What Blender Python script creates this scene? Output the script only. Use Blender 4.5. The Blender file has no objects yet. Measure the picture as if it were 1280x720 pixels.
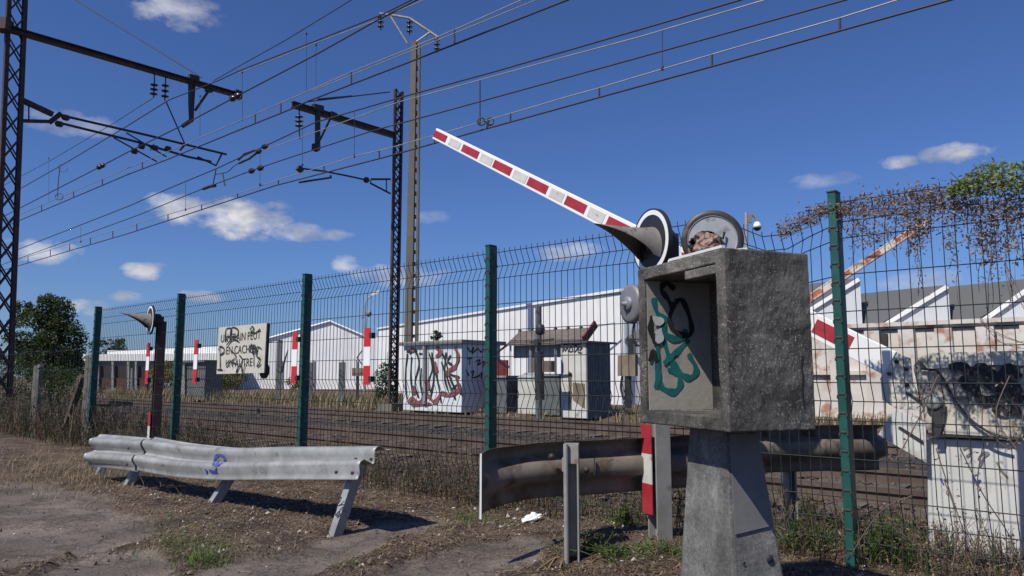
import bpy, math, random
from mathutils import Vector, Matrix, noise
random.seed(7)
R=math.radians
# ---------------------------------------------------------------- camera, sky, sun
S=bpy.context.scene; COL=S.collection
F=924.4; PIT=math.atan(110/F); CP,SP=math.cos(PIT),math.sin(PIT)
cam=bpy.data.cameras.new("camera"); co=bpy.data.objects.new("camera",cam); COL.objects.link(co)
co.location=(0,0,1.0); co.rotation_euler=(R(90)+PIT,0,0); cam.sensor_width=36; cam.lens=36*F/1280
cam.clip_start=.05; cam.clip_end=3000; S.camera=co
S.view_settings.view_transform='Standard'; S.view_settings.look='None'; S.view_settings.exposure=-0.04; S.view_settings.gamma=1
SUNV=Vector((-.48,-.50,.86)).normalized()
sun=bpy.data.lights.new("sun",'SUN'); sun.energy=4.8; sun.angle=R(.5); sun.color=(1,.94,.83)
so=bpy.data.objects.new("sun",sun); COL.objects.link(so); so.rotation_euler=SUNV.to_track_quat('Z','Y').to_euler()
w=bpy.data.worlds.new("World"); S.world=w; w.use_nodes=True
nt=w.node_tree; N=nt.nodes; LK=nt.links; N.clear()
def nd(t,**k):
    n=N.new(t)
    for a,b in k.items(): setattr(n,a,b)
    return n
sky=nd('ShaderNodeTexSky',sky_type='NISHITA'); sky.sun_disc=False
sky.sun_elevation=math.asin(SUNV.z); sky.sun_rotation=math.atan2(SUNV.x,SUNV.y); sky.altitude=100; sky.air_density=1.0; sky.dust_density=.55; sky.ozone_density=2.2
tc=nd('ShaderNodeTexCoord')
def vdir(u,v):
    up=(360-v)/F
    return Vector(((u-640)/F, CP-up*SP, up*CP+SP)).normalized()
def math_(op,a,b=None,clamp=False):
    n=nd('ShaderNodeMath',operation=op,use_clamp=clamp)
    for i,x in enumerate((a,b)):
        if x is None: continue
        if isinstance(x,(int,float)): n.inputs[i].default_value=x
        else: LK.new(x,n.inputs[i])
    return n.outputs[0]
def dot_(v):
    n=nd('ShaderNodeVectorMath',operation='DOT_PRODUCT'); LK.new(tc.outputs['Generated'],n.inputs[0]); n.inputs[1].default_value=v; return n.outputs['Value']
nz=nd('ShaderNodeTexNoise'); nz.inputs['Scale'].default_value=26; nz.inputs['Detail'].default_value=9; nz.inputs['Roughness'].default_value=.6
mp=nd('ShaderNodeMapping'); mp.inputs['Scale'].default_value=(1,1,1.9); LK.new(tc.outputs['Generated'],mp.inputs[0]); LK.new(mp.outputs[0],nz.inputs['Vector'])
nf=math_('MULTIPLY',math_('SUBTRACT',nz.outputs['Fac'],.5),3.6)
# (u, v, half width px, half height px, density): directions of the fair-weather clouds
CL=[(300,272,62,26,1.0),(225,262,40,20,.8),(372,290,44,12,.6),(415,294,25,8,.5),(1192,191,32,11,.9),(1122,203,20,8,.75),
    (220,6,48,26,.6),(183,339,26,11,.9),(160,371,22,7,.7),(52,314,42,13,.7),(712,314,46,12,.5),(430,330,18,11,.7),
    (100,383,30,10,.8),(250,370,26,8,.7),(1030,226,40,10,.3),(500,345,60,16,.45),(1150,356,50,16,.4),(90,155,50,14,.35),(540,272,30,9,.25),(960,420,200,20,.3)]
tot=None
for u,v,a,b,dn in CL:
    c=vdir(u,v); rt=c.cross(Vector((0,0,1))).normalized(); up=rt.cross(c).normalized()
    x=math_('DIVIDE',dot_(rt),a/F); y=math_('DIVIDE',dot_(up),b/F)
    q=math_('ADD',math_('MULTIPLY',x,x),math_('MULTIPLY',y,y))
    m=math_('SUBTRACT',1.0,q); m=math_('ADD',m,nf); 
    m=math_('MULTIPLY',m,.95,clamp=True); m=math_('MULTIPLY',m,math_('GREATER_THAN',dot_(c),0)); 
    g=math_('MULTIPLY',math_('SUBTRACT',1.9,q),1.0,clamp=True); m=math_('MULTIPLY',m,g); m=math_('MULTIPLY',m,dn)
    tot=m if tot is None else math_('MAXIMUM',tot,m)
n2=nd('ShaderNodeTexNoise'); n2.inputs['Scale'].default_value=18; n2.inputs['Detail'].default_value=4; LK.new(mp.outputs[0],n2.inputs['Vector'])
cr=nd('ShaderNodeValToRGB'); cr.color_ramp.elements[0].position=.35; cr.color_ramp.elements[1].position=.65
cr.color_ramp.elements[0].color=(6.0,6.3,7.4,1); cr.color_ramp.elements[1].color=(13,12.8,13.2,1); LK.new(n2.outputs['Fac'],cr.inputs[0])
SKYT=nd('ShaderNodeMix',data_type='RGBA',blend_type='MULTIPLY'); SKYT.inputs[0].default_value=1; LK.new(sky.outputs[0],SKYT.inputs[6]); SKYT.inputs[7].default_value=(.72,.99,1.60,1)
mx=nd('ShaderNodeMix',data_type='RGBA'); LK.new(tot,mx.inputs[0]); LK.new(SKYT.outputs[2],mx.inputs[6]); LK.new(cr.outputs[0],mx.inputs[7])
bg=nd('ShaderNodeBackground'); bg.inputs[1].default_value=.0635; LK.new(mx.outputs[2],bg.inputs[0])
ow=nd('ShaderNodeOutputWorld'); LK.new(bg.outputs[0],ow.inputs[0])

# ---------------------------------------------------------------- survey: image ray -> point of the place
A=Vector((.755,-.656,0)).normalized(); NN=Vector((-A.y,A.x,0))      # along the railway / across it
TH=math.atan2(A.y,A.x)
def ray(u,v):
    up=(360-v)/F
    return Vector(((u-640)/F, CP-up*SP, up*CP+SP))
O=Vector((0,0,1.0))
def W(u,v,y): r=ray(u,v); return O+r*(y/r.y)
def plane(u,v,P0,n): r=ray(u,v); return O+r*((P0-O).dot(n)/r.dot(n))
def Wp(u,v,p): return plane(u,v,NN*p,NN)
def Wz(u,v,z=0): r=ray(u,v); return O+r*((z-1.0)/r.z)
def SPt(s,p,z=0): return A*s+NN*p+Vector((0,0,z))
Z=Vector((0,0,1))
# ---------------------------------------------------------------- materials
MATS={}
def mat(name,c1,c2=None,scale=6,rough=.7,metal=0,bump=0,bscale=None,c3=None,s3=40,p3=(.58,.7),p=(.35,.65),detail=8,spec=.5,stretch=None,wave=None,trans=0):
    if name in MATS: return MATS[name]
    m=bpy.data.materials.new(name); m.use_nodes=True; MATS[name]=m
    T=m.node_tree; b=T.nodes['Principled BSDF']; L=T.links
    b.inputs['Roughness'].default_value=rough; b.inputs['Metallic'].default_value=metal; b.inputs['Specular IOR Level'].default_value=spec
    b.inputs['Base Color'].default_value=(*c1,1)
    if trans:
        b.inputs['Transmission Weight'].default_value=0
    t=T.nodes.new('ShaderNodeTexCoord'); vec=t.outputs['Object']
    if stretch:
        q=T.nodes.new('ShaderNodeMapping'); q.inputs['Scale'].default_value=stretch; L.new(vec,q.inputs[0]); vec=q.outputs[0]
    out=None
    if c2:
        n=T.nodes.new('ShaderNodeTexNoise'); n.inputs['Scale'].default_value=scale; n.inputs['Detail'].default_value=detail; n.inputs['Roughness'].default_value=.65; L.new(vec,n.inputs['Vector'])
        r=T.nodes.new('ShaderNodeValToRGB'); r.color_ramp.elements[0].position=p[0]; r.color_ramp.elements[1].position=p[1]
        r.color_ramp.elements[0].color=(*c1,1); r.color_ramp.elements[1].color=(*c2,1); L.new(n.outputs['Fac'],r.inputs[0]); out=r.outputs[0]
        rr=T.nodes.new('ShaderNodeMapRange'); rr.inputs[3].default_value=max(rough-.12,.05); rr.inputs[4].default_value=min(rough+.12,1); L.new(n.outputs['Fac'],rr.inputs[0]); L.new(rr.outputs[0],b.inputs['Roughness'])
    if c3:
        n=T.nodes.new('ShaderNodeTexNoise'); n.inputs['Scale'].default_value=s3; n.inputs['Detail'].default_value=5; L.new(vec,n.inputs['Vector'])
        r=T.nodes.new('ShaderNodeValToRGB'); r.color_ramp.elements[0].position=p3[0]; r.color_ramp.elements[1].position=p3[1]; L.new(n.outputs['Fac'],r.inputs[0])
        k=T.nodes.new('ShaderNodeMix'); k.data_type='RGBA'; L.new(r.outputs[0],k.inputs[0]); k.inputs[7].default_value=(*c3,1)
        if out: L.new(out,k.inputs[6])
        else: k.inputs[6].default_value=(*c1,1)
        out=k.outputs[2]
    if out: L.new(out,b.inputs['Base Color'])
    h=None
    if wave:
        wv=T.nodes.new('ShaderNodeTexWave'); wv.bands_direction=wave[0]; wv.inputs['Scale'].default_value=wave[1]; wv.inputs['Distortion'].default_value=0; L.new(t.outputs['Object'],wv.inputs['Vector']); 
        bp=T.nodes.new('ShaderNodeBump'); bp.inputs['Strength'].default_value=.8; bp.inputs['Distance'].default_value=wave[2]; L.new(wv.outputs['Fac'],bp.inputs['Height']); L.new(bp.outputs[0],b.inputs['Normal'])
    elif bump:
        n=T.nodes.new('ShaderNodeTexNoise'); n.inputs['Scale'].default_value=bscale or scale*4; n.inputs['Detail'].default_value=8; n.inputs['Roughness'].default_value=.7; L.new(vec,n.inputs['Vector'])
        bp=T.nodes.new('ShaderNodeBump'); bp.inputs['Strength'].default_value=.7; bp.inputs['Distance'].default_value=bump; L.new(n.outputs['Fac'],bp.inputs['Height']); L.new(bp.outputs[0],b.inputs['Normal'])
    return m
def concrete(name,stops,speck,spa,streak,bump):
    m=bpy.data.materials.new(name); m.use_nodes=True; MATS[name]=m; T=m.node_tree; b=T.nodes['Principled BSDF']; L=T.links; b.inputs['Roughness'].default_value=.93; b.inputs['Specular IOR Level'].default_value=.25
    tc_=T.nodes.new('ShaderNodeTexCoord')
    def nz_(sc,d=8,ro=.6,st=None):
        n=T.nodes.new('ShaderNodeTexNoise'); n.inputs['Scale'].default_value=sc; n.inputs['Detail'].default_value=d; n.inputs['Roughness'].default_value=ro; v=tc_.outputs['Object']
        if st: q=T.nodes.new('ShaderNodeMapping'); q.inputs['Scale'].default_value=st; L.new(v,q.inputs[0]); v=q.outputs[0]
        L.new(v,n.inputs['Vector']); return n.outputs['Fac']
    def rp(src,st):
        r_=T.nodes.new('ShaderNodeValToRGB'); e=r_.color_ramp.elements
        while len(e)<len(st): e.new(.5)
        for q,(p,c) in zip(e,st): q.position=p; q.color=(*(c if isinstance(c,tuple) else (c,c,c)),1)
        L.new(src,r_.inputs[0]); return r_.outputs[0]
    def mx_(f,a,c,mode='MIX'):
        k=T.nodes.new('ShaderNodeMix'); k.data_type='RGBA'; k.blend_type=mode
        for i_,x in ((0,f),(6,a),(7,c)):
            if isinstance(x,tuple): k.inputs[i_].default_value=(*x,1)
            elif isinstance(x,(int,float)): k.inputs[i_].default_value=x
            else: L.new(x,k.inputs[i_])
        return k.outputs[2]
    base=rp(nz_(4.2,12,.72),stops)
    base=mx_(1.0,base,rp(nz_(1.6,5,.6),[(.35,.62),(.62,1.25)]),'MULTIPLY')
    base=mx_(1.0,base,rp(nz_(9,6,.6,(1,1,.10)),[(.35,streak),(.6,1.08)]),'MULTIPLY')
    base=mx_(1.0,base,rp(nz_(60,6,.7),[(.3,.7),(.7,1.3)]),'MULTIPLY')
    sm=T.nodes.new('ShaderNodeMath'); sm.operation='MULTIPLY'; L.new(rp(nz_(130,5,.65),[(.56,0.0),(.65,1.0)]),sm.inputs[0]); L.new(rp(nz_(3.1,6,.65),[(.40,0.06),(.60,spa)]),sm.inputs[1])
    base=mx_(sm.outputs[0],base,speck)
    base=mx_(rp(nz_(17,5,.6),[(.68,0.0),(.74,.5)]),base,tuple(x*.8 for x in speck))
    L.new(base,b.inputs['Base Color'])
    bp=T.nodes.new('ShaderNodeBump'); bp.inputs['Strength'].default_value=.9; bp.inputs['Distance'].default_value=bump; L.new(nz_(42,10,.75),bp.inputs['Height'])
    b2=T.nodes.new('ShaderNodeBump'); b2.inputs['Strength'].default_value=.35; b2.inputs['Distance'].default_value=bump*1.5; L.new(nz_(9,5,.6),b2.inputs['Height']); L.new(bp.outputs[0],b2.inputs['Normal']); L.new(b2.outputs[0],b.inputs['Normal'])
    return m
M_conc=concrete('mottled_dark_concrete',[(.30,(.033,.031,.029)),(.46,(.085,.080,.073)),(.56,(.14,.132,.119)),(.70,(.22,.205,.18))],(.42,.405,.37),1.0,.68,.003)
M_ped=concrete('mottled_grey_concrete',[(.30,(.085,.086,.084)),(.46,(.17,.168,.160)),(.58,(.25,.245,.23)),(.72,(.31,.305,.29))],(.48,.475,.45),.6,.75,.006)
M_conci=mat('inner_concrete',(.30,.285,.255),(.40,.38,.34),3.5,.9,bump=.003,bscale=40,c3=(.19,.18,.15),s3=8,p3=(.6,.75))
M_patch=mat('repair_mortar',(.13,.13,.132),(.17,.17,.172),8,.9,bump=.002)
M_green=mat('green_paint',(.006,.062,.050),(.010,.095,.074),5,.5,bump=.0006,c3=(.012,.045,.038),s3=18)
M_wire=mat('fence_wire_green',(.006,.014,.014),(.011,.025,.024),9,.6)
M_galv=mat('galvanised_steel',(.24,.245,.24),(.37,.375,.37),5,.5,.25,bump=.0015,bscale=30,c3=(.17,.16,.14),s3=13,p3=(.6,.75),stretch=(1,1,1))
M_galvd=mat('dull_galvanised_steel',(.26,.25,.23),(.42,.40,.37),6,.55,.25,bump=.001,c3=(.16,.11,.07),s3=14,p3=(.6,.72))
M_back=mat('shaded_dirty_beam_steel',(.11,.09,.075),(.26,.22,.185),3,.6,.15,bump=.001,c3=(.09,.055,.035),s3=9,p3=(.56,.7))  # dirty steel, base colour also darkened to paint in the shade on its back
M_gpost=mat('grey_post_steel',(.24,.23,.21),(.34,.33,.305),6,.55,.1,c3=(.2,.16,.12),s3=16,p3=(.62,.74))
M_rust=mat('rusty_steel',(.045,.026,.02),(.10,.055,.04),4,.8,c3=(.03,.02,.018),s3=10,p3=(.5,.6))
M_mast=mat('mast_steel',(.035,.021,.020),(.075,.042,.037),3,.75,c3=(.10,.055,.04),s3=9,p3=(.55,.68))
M_dark=mat('dark_fittings',(.02,.02,.022),(.045,.04,.04),8,.6)
M_cable=mat('dark_cable',(.03,.024,.024),(.05,.04,.04),3,.6)
M_copper=mat('weathered_copper_wire',(.30,.30,.28),(.42,.41,.38),3,.5,.3)
M_ins=mat('brown_insulator',(.02,.018,.02),(.05,.035,.03),8,.25)
M_white=mat('white_paint',(.66,.66,.65),(.78,.78,.77),5,.5,c3=(.45,.43,.38),s3=12,p3=(.62,.78))
M_edge=mat('clean_white_paint',(.8,.8,.8),(.86,.86,.86),5,.45)
M_band=mat('aged_white_band',(.5,.49,.45),(.66,.65,.62),7,.6,c3=(.33,.3,.25),s3=18,p3=(.6,.72))
M_red=mat('red_band',(.33,.018,.03),(.42,.03,.045),8,.5,c3=(.24,.03,.035),s3=22,p3=(.6,.7))
M_red2=mat('bright_red_band',(.50,.015,.02),(.58,.03,.035),8,.45)
M_oldred=mat('faded_red_paint',(.32,.07,.04),(.42,.15,.10),6,.75,c3=(.6,.5,.42),s3=14,p3=(.58,.66))
M_oldwhite=mat('faded_white_paint',(.5,.43,.36),(.66,.6,.55),6,.75,c3=(.35,.14,.08),s3=13,p3=(.6,.68))
M_black=mat('black_enamel',(.02,.02,.024),(.032,.032,.038),6,.5)
M_hood=mat('weathered_hood',(.14,.13,.12),(.24,.22,.20),9,.8,bump=.001,c3=(.08,.07,.06),s3=22)
M_disc=mat('grey_disc_back',(.33,.35,.37),(.46,.48,.50),5,.5,.2,c3=(.22,.22,.22),s3=16)
M_rim=mat('brown_rim',(.022,.018,.016),(.055,.045,.038),5,.5,c3=(.12,.10,.085),s3=10)
M_bell=mat('grey_bell',(.17,.17,.185),(.24,.24,.26),5,.5,.2)
M_pinkrust=mat('burnt_plaster',(.25,.13,.10),(.48,.36,.30),22,.9,bump=.004,c3=(.10,.06,.05),s3=40,p3=(.5,.6))
M_mach=mat('machine_paint',(.50,.47,.40),(.64,.61,.54),3.5,.6,c3=(.26,.23,.17),s3=7,p3=(.60,.72))
M_machc=mat('cabinet_paint',(.52,.53,.51),(.63,.63,.60),3,.55,c3=(.36,.33,.26),s3=6,p3=(.6,.75))
M_hous=mat('sprayed_housing',(.06,.058,.06),(.50,.46,.39),7.5,.65,c3=(.30,.23,.16),s3=14,p3=(.56,.66),p=(.38,.54))
M_ware=mat('white_cladding',(.76,.76,.76),(.84,.84,.83),.5,.6,wave=('X',1.2,.02),c3=(.62,.61,.58),s3=.5,p3=(.55,.75))
M_roofg=mat('grey_roof_sheet',(.085,.09,.095),(.115,.12,.125),.4,.7)
M_brickw=mat('painted_brick',(.52,.48,.43),(.66,.62,.58),1.1,.85,c3=(.36,.20,.14),s3=2.6,p3=(.55,.66),bump=.01,bscale=14)
M_gable=mat('gable_sheet',(.60,.62,.65),(.68,.70,.73),.6,.6,wave=('X',5,.02))
M_grey=mat('grey_render',(.20,.21,.23),(.25,.26,.28),.7,.8)
M_shadow=mat('opening_and_shadow_dark',(.03,.022,.025),(.05,.04,.04),1.5,.8)  # dark of openings, also paints in the shade under the cornice
M_brown=mat('brown_shutters',(.085,.04,.035),(.11,.05,.045),1.5,.8)
M_cab=mat('dark_cabinet_steel',(.10,.11,.11),(.13,.14,.14),3,.6,c3=(.07,.06,.05),s3=5)
M_corr=mat('corrugated_grey',(.10,.12,.14),(.16,.18,.20),3,.6)
M_tile=mat('brown_roof_tiles',(.12,.10,.09),(.19,.16,.14),5,.85,wave=('Z',6,.03))
M_redwood=mat('red_gable_paint',(.12,.018,.02),(.17,.03,.03),5,.6)
M_pole=mat('concrete_pole',(.13,.115,.095),(.18,.16,.13),1.2,.85)
M_wood=mat('brown_board',(.12,.09,.06),(.24,.19,.13),5,.8,stretch=(1,1,.3))
M_ball=mat('ballast_bed',(.024,.018,.015),(.068,.049,.039),5,.95,bump=.05,bscale=22,c3=(.11,.092,.08),s3=26,p3=(.60,.70))
M_stone=mat('ballast_stone',(.034,.025,.020),(.125,.093,.074),9,.9)
M_rail=mat('rail_steel',(.085,.058,.045),(.15,.11,.085),3,.6,.2)
M_railtop=mat('rail_head',(.10,.075,.06),(.16,.12,.10),3,.5,.3)
M_sleep=mat('sleeper_wood',(.07,.058,.05),(.13,.11,.095),4,.9)
M_bark=mat('bark',(.06,.045,.035),(.11,.085,.065),6,.9)
M_paper=mat('crumpled_paper',(.75,.75,.74),(.83,.83,.82),8,.8)
M_teal=mat('teal_spray',(.0,.11,.115),(.01,.17,.165),14,.7)
M_bspray=mat('black_spray',(.012,.013,.016),(.03,.03,.034),14,.7)
M_blue=mat('blue_spray',(.045,.06,.30),(.10,.13,.42),20,.6)
M_maroon=mat('maroon_spray',(.16,.05,.055),(.24,.10,.10),14,.7)
M_wspray=mat('white_spray',(.5,.53,.53),(.62,.65,.65),14,.7)
M_lens=mat('dark_lens',(.02,.005,.005),None,rough=.15)
M_glassd=mat('dark_dome',(.015,.015,.02),None,rough=.12)
def leafmat(name,c1,c2,tr=.25):
    m=bpy.data.materials.new(name); m.use_nodes=True; T=m.node_tree; b=T.nodes['Principled BSDF']
    g=T.nodes.new('ShaderNodeNewGeometry'); r=T.nodes.new('ShaderNodeValToRGB'); r.color_ramp.elements[0].color=(*c1,1); r.color_ramp.elements[1].color=(*c2,1)
    T.links.new(g.outputs['Random Per Island'],r.inputs[0]); T.links.new(r.outputs[0],b.inputs['Base Color']); b.inputs['Roughness'].default_value=.6; b.inputs['Specular IOR Level'].default_value=.3
    tr_=T.nodes.new('ShaderNodeBsdfTranslucent'); T.links.new(r.outputs[0],tr_.inputs[0]); ms=T.nodes.new('ShaderNodeMixShader'); ms.inputs[0].default_value=tr
    T.links.new(b.outputs[0],ms.inputs[1]); T.links.new(tr_.outputs[0],ms.inputs[2]); T.links.new(ms.outputs[0],T.nodes['Material Output'].inputs[0]); return m
L_dark=leafmat('dark_leaves',(.018,.035,.010),(.085,.115,.035),.3)
L_mid=leafmat('green_leaves',(.045,.085,.015),(.13,.19,.05))
L_ivy=leafmat('ivy_leaves',(.08,.13,.03),(.32,.38,.16),.35)
L_weed=leafmat('weed_leaves',(.035,.06,.015),(.13,.17,.06))
L_yel=leafmat('yellowish_leaves',(.10,.11,.02),(.24,.22,.05))
L_dry=leafmat('dry_straw',(.13,.09,.055),(.34,.26,.16),.15)
L_drylt=leafmat('pale_straw',(.20,.15,.08),(.42,.34,.21),.15)
L_brn=leafmat('withered_leaves',(.10,.075,.065),(.40,.31,.26),.3)
L_litter=leafmat('brown_litter',(.035,.022,.017),(.17,.11,.075),.05)
# ---------------------------------------------------------------- mesh builder
class MB:
    def __init__(s): s.v=[]; s.f=[]; s.mi=[]; s.sm=[]
    def add(s,vs,fs,mi=0,sm=False):
        o=len(s.v); s.v+= [Vector(x) for x in vs]
        for f in fs: s.f.append([o+i for i in f]); s.mi.append(mi); s.sm.append(sm)
        return s
    def box(s,c,sz,M=None,mi=0,taper=None):
        c=Vector(c); vs=[]
        for dz in (-1,1):
            t=1 if (dz<0 or not taper) else taper
            for dx,dy in ((-1,-1),(1,-1),(1,1),(-1,1)):
                q=Vector((dx*sz[0]/2*t,dy*sz[1]/2*t,dz*sz[2]/2))
                if M is not None: q=M@q
                vs.append(c+q)
        return s.add(vs,[(3,2,1,0),(4,5,6,7),(0,1,5,4),(1,2,6,5),(2,3,7,6),(3,0,4,7)],mi)
    def bar(s,a,b,wd,ht,side=None,mi=0):
        a=Vector(a); b=Vector(b); d=(b-a); L=d.length
        if L<1e-6: return s
        d/=L; sd=side if side is not None else (d.cross(Z) if abs(d.z)<.95 else Vector((1,0,0)))
        sd=(sd-d*sd.dot(d)).normalized(); up=d.cross(sd)
        M=Matrix((d,sd,up)).transposed(); return s.box((a+b)/2,(L,wd,ht),M,mi)
    def tube(s,pts,r,n=6,mi=0,sm=True,cap=True):
        pts=[Vector(p) for p in pts]; rs=r if isinstance(r,(list,tuple)) else [r]*len(pts); vs=[]; ref=None
        for i,p in enumerate(pts):
            d=(pts[min(i+1,len(pts)-1)]-pts[max(i-1,0)]).normalized()
            if ref is None: ref=Vector((0,0,1)) if abs(d.z)<.9 else Vector((1,0,0))
            x=(ref-d*ref.dot(d))
            if x.length<1e-4: x=d.orthogonal()
            x.normalize(); ref=x; y=d.cross(x)
            for k in range(n):
                a=2*math.pi*k/n; vs.append(p+(x*math.cos(a)+y*math.sin(a))*rs[i])
        fs=[(i*n+k,i*n+(k+1)%n,(i+1)*n+(k+1)%n,(i+1)*n+k) for i in range(len(pts)-1) for k in range(n)]
        s.add(vs,fs,mi,sm)
        if cap: s.add(vs[:n],[tuple(range(n))[::-1]],mi); s.add(vs[-n:],[tuple(range(n))],mi)
        return s
    def lathe(s,c,ax,prof,n=24,mi=0,sm=True):      # prof: (distance along axis, radius)
        c=Vector(c); ax=Vector(ax).normalized(); x=ax.orthogonal().normalized(); y=ax.cross(x); vs=[]
        for h,r in prof:
            for k in range(n):
                a=2*math.pi*k/n; vs.append(c+ax*h+(x*math.cos(a)+y*math.sin(a))*max(r,1e-5))
        m=len(prof); s.add(vs,[(i*n+k,i*n+(k+1)%n,(i+1)*n+(k+1)%n,(i+1)*n+k) for i in range(m-1) for k in range(n)],mi,sm)
        return s
    def prism(s,poly,ext,mi=0):                    # poly: 3D points in a plane, ext: extrusion vector
        p=[Vector(q) for q in poly]; e=Vector(ext); n=len(p)
        return s.add(p+[q+e for q in p],[tuple(range(n))[::-1],tuple(range(n,2*n))]+[(i,(i+1)%n,n+(i+1)%n,n+i) for i in range(n)],mi)
    def build(s,name,mats,parent=None,bevel=0,local=False):
        me=bpy.data.meshes.new(name); vs=s.v
        if parent is not None and not local:
            P=world_of(parent).inverted(); vs=[P@v for v in vs]
        me.from_pydata([tuple(v) for v in vs],[],s.f); 
        for m in (mats if isinstance(mats,(list,tuple)) else [mats]): me.materials.append(m)
        me.polygons.foreach_set('material_index',s.mi); me.polygons.foreach_set('use_smooth',s.sm); me.update()
        o=bpy.data.objects.new(name,me); COL.objects.link(o)
        if parent is not None: o.parent=parent
        if bevel:
            bv=o.modifiers.new('bevel','BEVEL'); bv.width=bevel; bv.segments=2; bv.limit_method='ANGLE'
        return o
def world_of(o):
    m=Matrix.LocRotScale(o.location,o.rotation_euler,o.scale)
    return world_of(o.parent)@m if o.parent else m
def tag(o,label=None,cat=None,group=None,kind=None):
    if label: o['label']=label
    if cat: o['category']=cat
    if group: o['group']=group
    if kind: o['kind']=kind
    return o
def thing(name,loc,label,cat,rz=0,group=None):
    o=bpy.data.objects.new(name,None); COL.objects.link(o); o.empty_display_size=.1
    o.location=loc; o.rotation_euler=(0,0,rz); return tag(o,label,cat,group)
def copy_thing(root,loc,label=None,rz=None):
    r=root.copy(); COL.objects.link(r); r.location=loc
    if rz is not None: r.rotation_euler=(0,0,rz)
    if label: r['label']=label
    for c in list(root.children):
        d=c.copy(); COL.objects.link(d); d.parent=r
        for g in list(c.children):
            e=g.copy(); COL.objects.link(e); e.parent=d
    return r
def smooth_pts(P,k=6):
    out=[]; n=len(P)
    for i in range(n-1):
        p0,p1,p2,p3=P[max(i-1,0)],P[i],P[i+1],P[min(i+2,n-1)]
        for j in range(k):
            t=j/k; out.append(tuple(.5*((2*b)+(-a+c)*t+(2*a-5*b+4*c-d)*t*t+(-a+3*b-3*c+d)*t**3) for a,b,c,d in zip(p0,p1,p2,p3)))
    out.append(tuple(P[-1])); return out
def strokes(mb,lines,wid,P0,n,off=.003,mi=0,k=6):
    n=Vector(n).normalized()
    for i,l in enumerate(lines):
        pts=[plane(u,v,P0,n) for u,v in smooth_pts(l,k)]; m=len(pts); vs=[]
        for j,p in enumerate(pts):
            d=(pts[min(j+1,m-1)]-pts[max(j-1,0)])
            if d.length<1e-7: d=Vector((1,0,0))
            sd=d.normalized().cross(n).normalized(); ww=wid/2*(1+.25*math.sin(j*.9+i)); 
            if j in (0,m-1): ww*=.55
            h=n*(off+i*.0004+j*.00002)
            vs+=[p-sd*ww+h,p+sd*ww+h]
        mb.add(vs,[(2*j,2*j+1,2*j+3,2*j+2) for j in range(m-1)],mi)
    return mb
def fbm(x,y,sc,o=4,z=0.0):
    return noise.fractal(Vector((x*sc,y*sc,z)),1.0,2.0,o)
def smst(a,b,x):
    t=min(max((x-a)/(b-a),0),1); return t*t*(3-2*t)
# ---------------------------------------------------------------- ground
def gheight(x,y):
    p=NN.x*x+NN.y*y
    h=-.34*smst(4.5,5.5,p)+.29*smst(15.4,17,p)
    return h
ASPH=[[(-20,604),(60,606),(100,614),(140,628),(160,643),(188,655),(198,672),(180,684),(140,690),(70,700),(28,709),(0,712),(-20,714)],
      [(240,716),(300,702),(370,690),(420,668),(480,656),(545,652),(560,662),(500,676),(440,700),(400,722),(320,740),(230,740)],
      [(470,722),(520,700),(570,684),(640,674),(700,678),(690,698),(640,716),(600,740),(470,740)],
      [(60,706),(130,694),(190,690),(215,700),(205,740),(40,740)]]
ASPW=[[Wz(u,v).xy for u,v in P] for P in ASPH]
def polyd(x,y,P):
    ins=False; dm=9
    for i in range(len(P)):
        a=P[i]; b=P[(i+1)%len(P)]
        if (a[1]>y)!=(b[1]>y) and x<(b[0]-a[0])*(y-a[1])/(b[1]-a[1])+a[0]: ins=not ins
        dx,dy=b[0]-a[0],b[1]-a[1]; t=max(0,min(1,((x-a[0])*dx+(y-a[1])*dy)/(dx*dx+dy*dy+1e-9)))
        dm=min(dm,math.hypot(x-a[0]-t*dx,y-a[1]-t*dy))
    return dm if ins else -dm
def asph(x,y):
    if not(-6<x<2.5 and 2.5<y<8): return 0
    d=max(polyd(x,y,P) for P in ASPW)+.10*fbm(x,y,2.2,4)+.05*fbm(x,y,9,3)
    return smst(-.012,.02,d)
def gz(x,y):
    h=gheight(x,y)
    if -8<x<5 and 2.5<y<10:
        a=asph(x,y); p=NN.x*x+NN.y*y
        h+=(1-a)*(.016+.024*fbm(x,y,1.6,4)+.020*abs(fbm(x,y,7,4,3))+.010*fbm(x,y,15,3,7))+.003*fbm(x,y,20,2)
        h+=.05*smst(-.2,.6,fbm(x,y,.7,2,9))*smst(3.0,3.6,p)*(1-smst(4.3,4.8,p))
    return h
xs=[-900,-400,-200,-120,-80,-60,-45,-35,-28,-22,-18,-15,-13,-11.5,-10,-9,-8.4]; t=-8
while t<4.6: xs.append(t); t+=.04 if -5.2<t<3.4 else .1
xs+=[5,5.6,6.4,7.5,9,11,14,18,24,32,45,60,90,150,300,900]
ys=[-60,-20,-8,-3,0,1.5,2.5]; t=3.1
while t<10: ys.append(t); t+=.035 if t<6.3 else .08
ys+=[10.4,11,11.8,12.6,13.5,14.5,15.5,16.5,17.5,18.5,19.5,20.5,22,23.5,25,27,29,31,34,38,43,50,60,75,100,140,200,350,900]
g=MB(); nx=len(xs); vals=[]
for y in ys:
    for x in xs: g.v.append(Vector((x,y,gz(x,y)))); vals.append(asph(x,y))
for j in range(len(ys)-1):
    for i in range(nx-1): g.f.append([j*nx+i,j*nx+i+1,(j+1)*nx+i+1,(j+1)*nx+i]); g.mi.append(0); g.sm.append(True)
gm=bpy.data.materials.new('dirt_and_asphalt'); gm.use_nodes=True; T=gm.node_tree; B=T.nodes['Principled BSDF']; L=T.links; B.inputs['Roughness'].default_value=.95; B.inputs['Specular IOR Level'].default_value=.2
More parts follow.
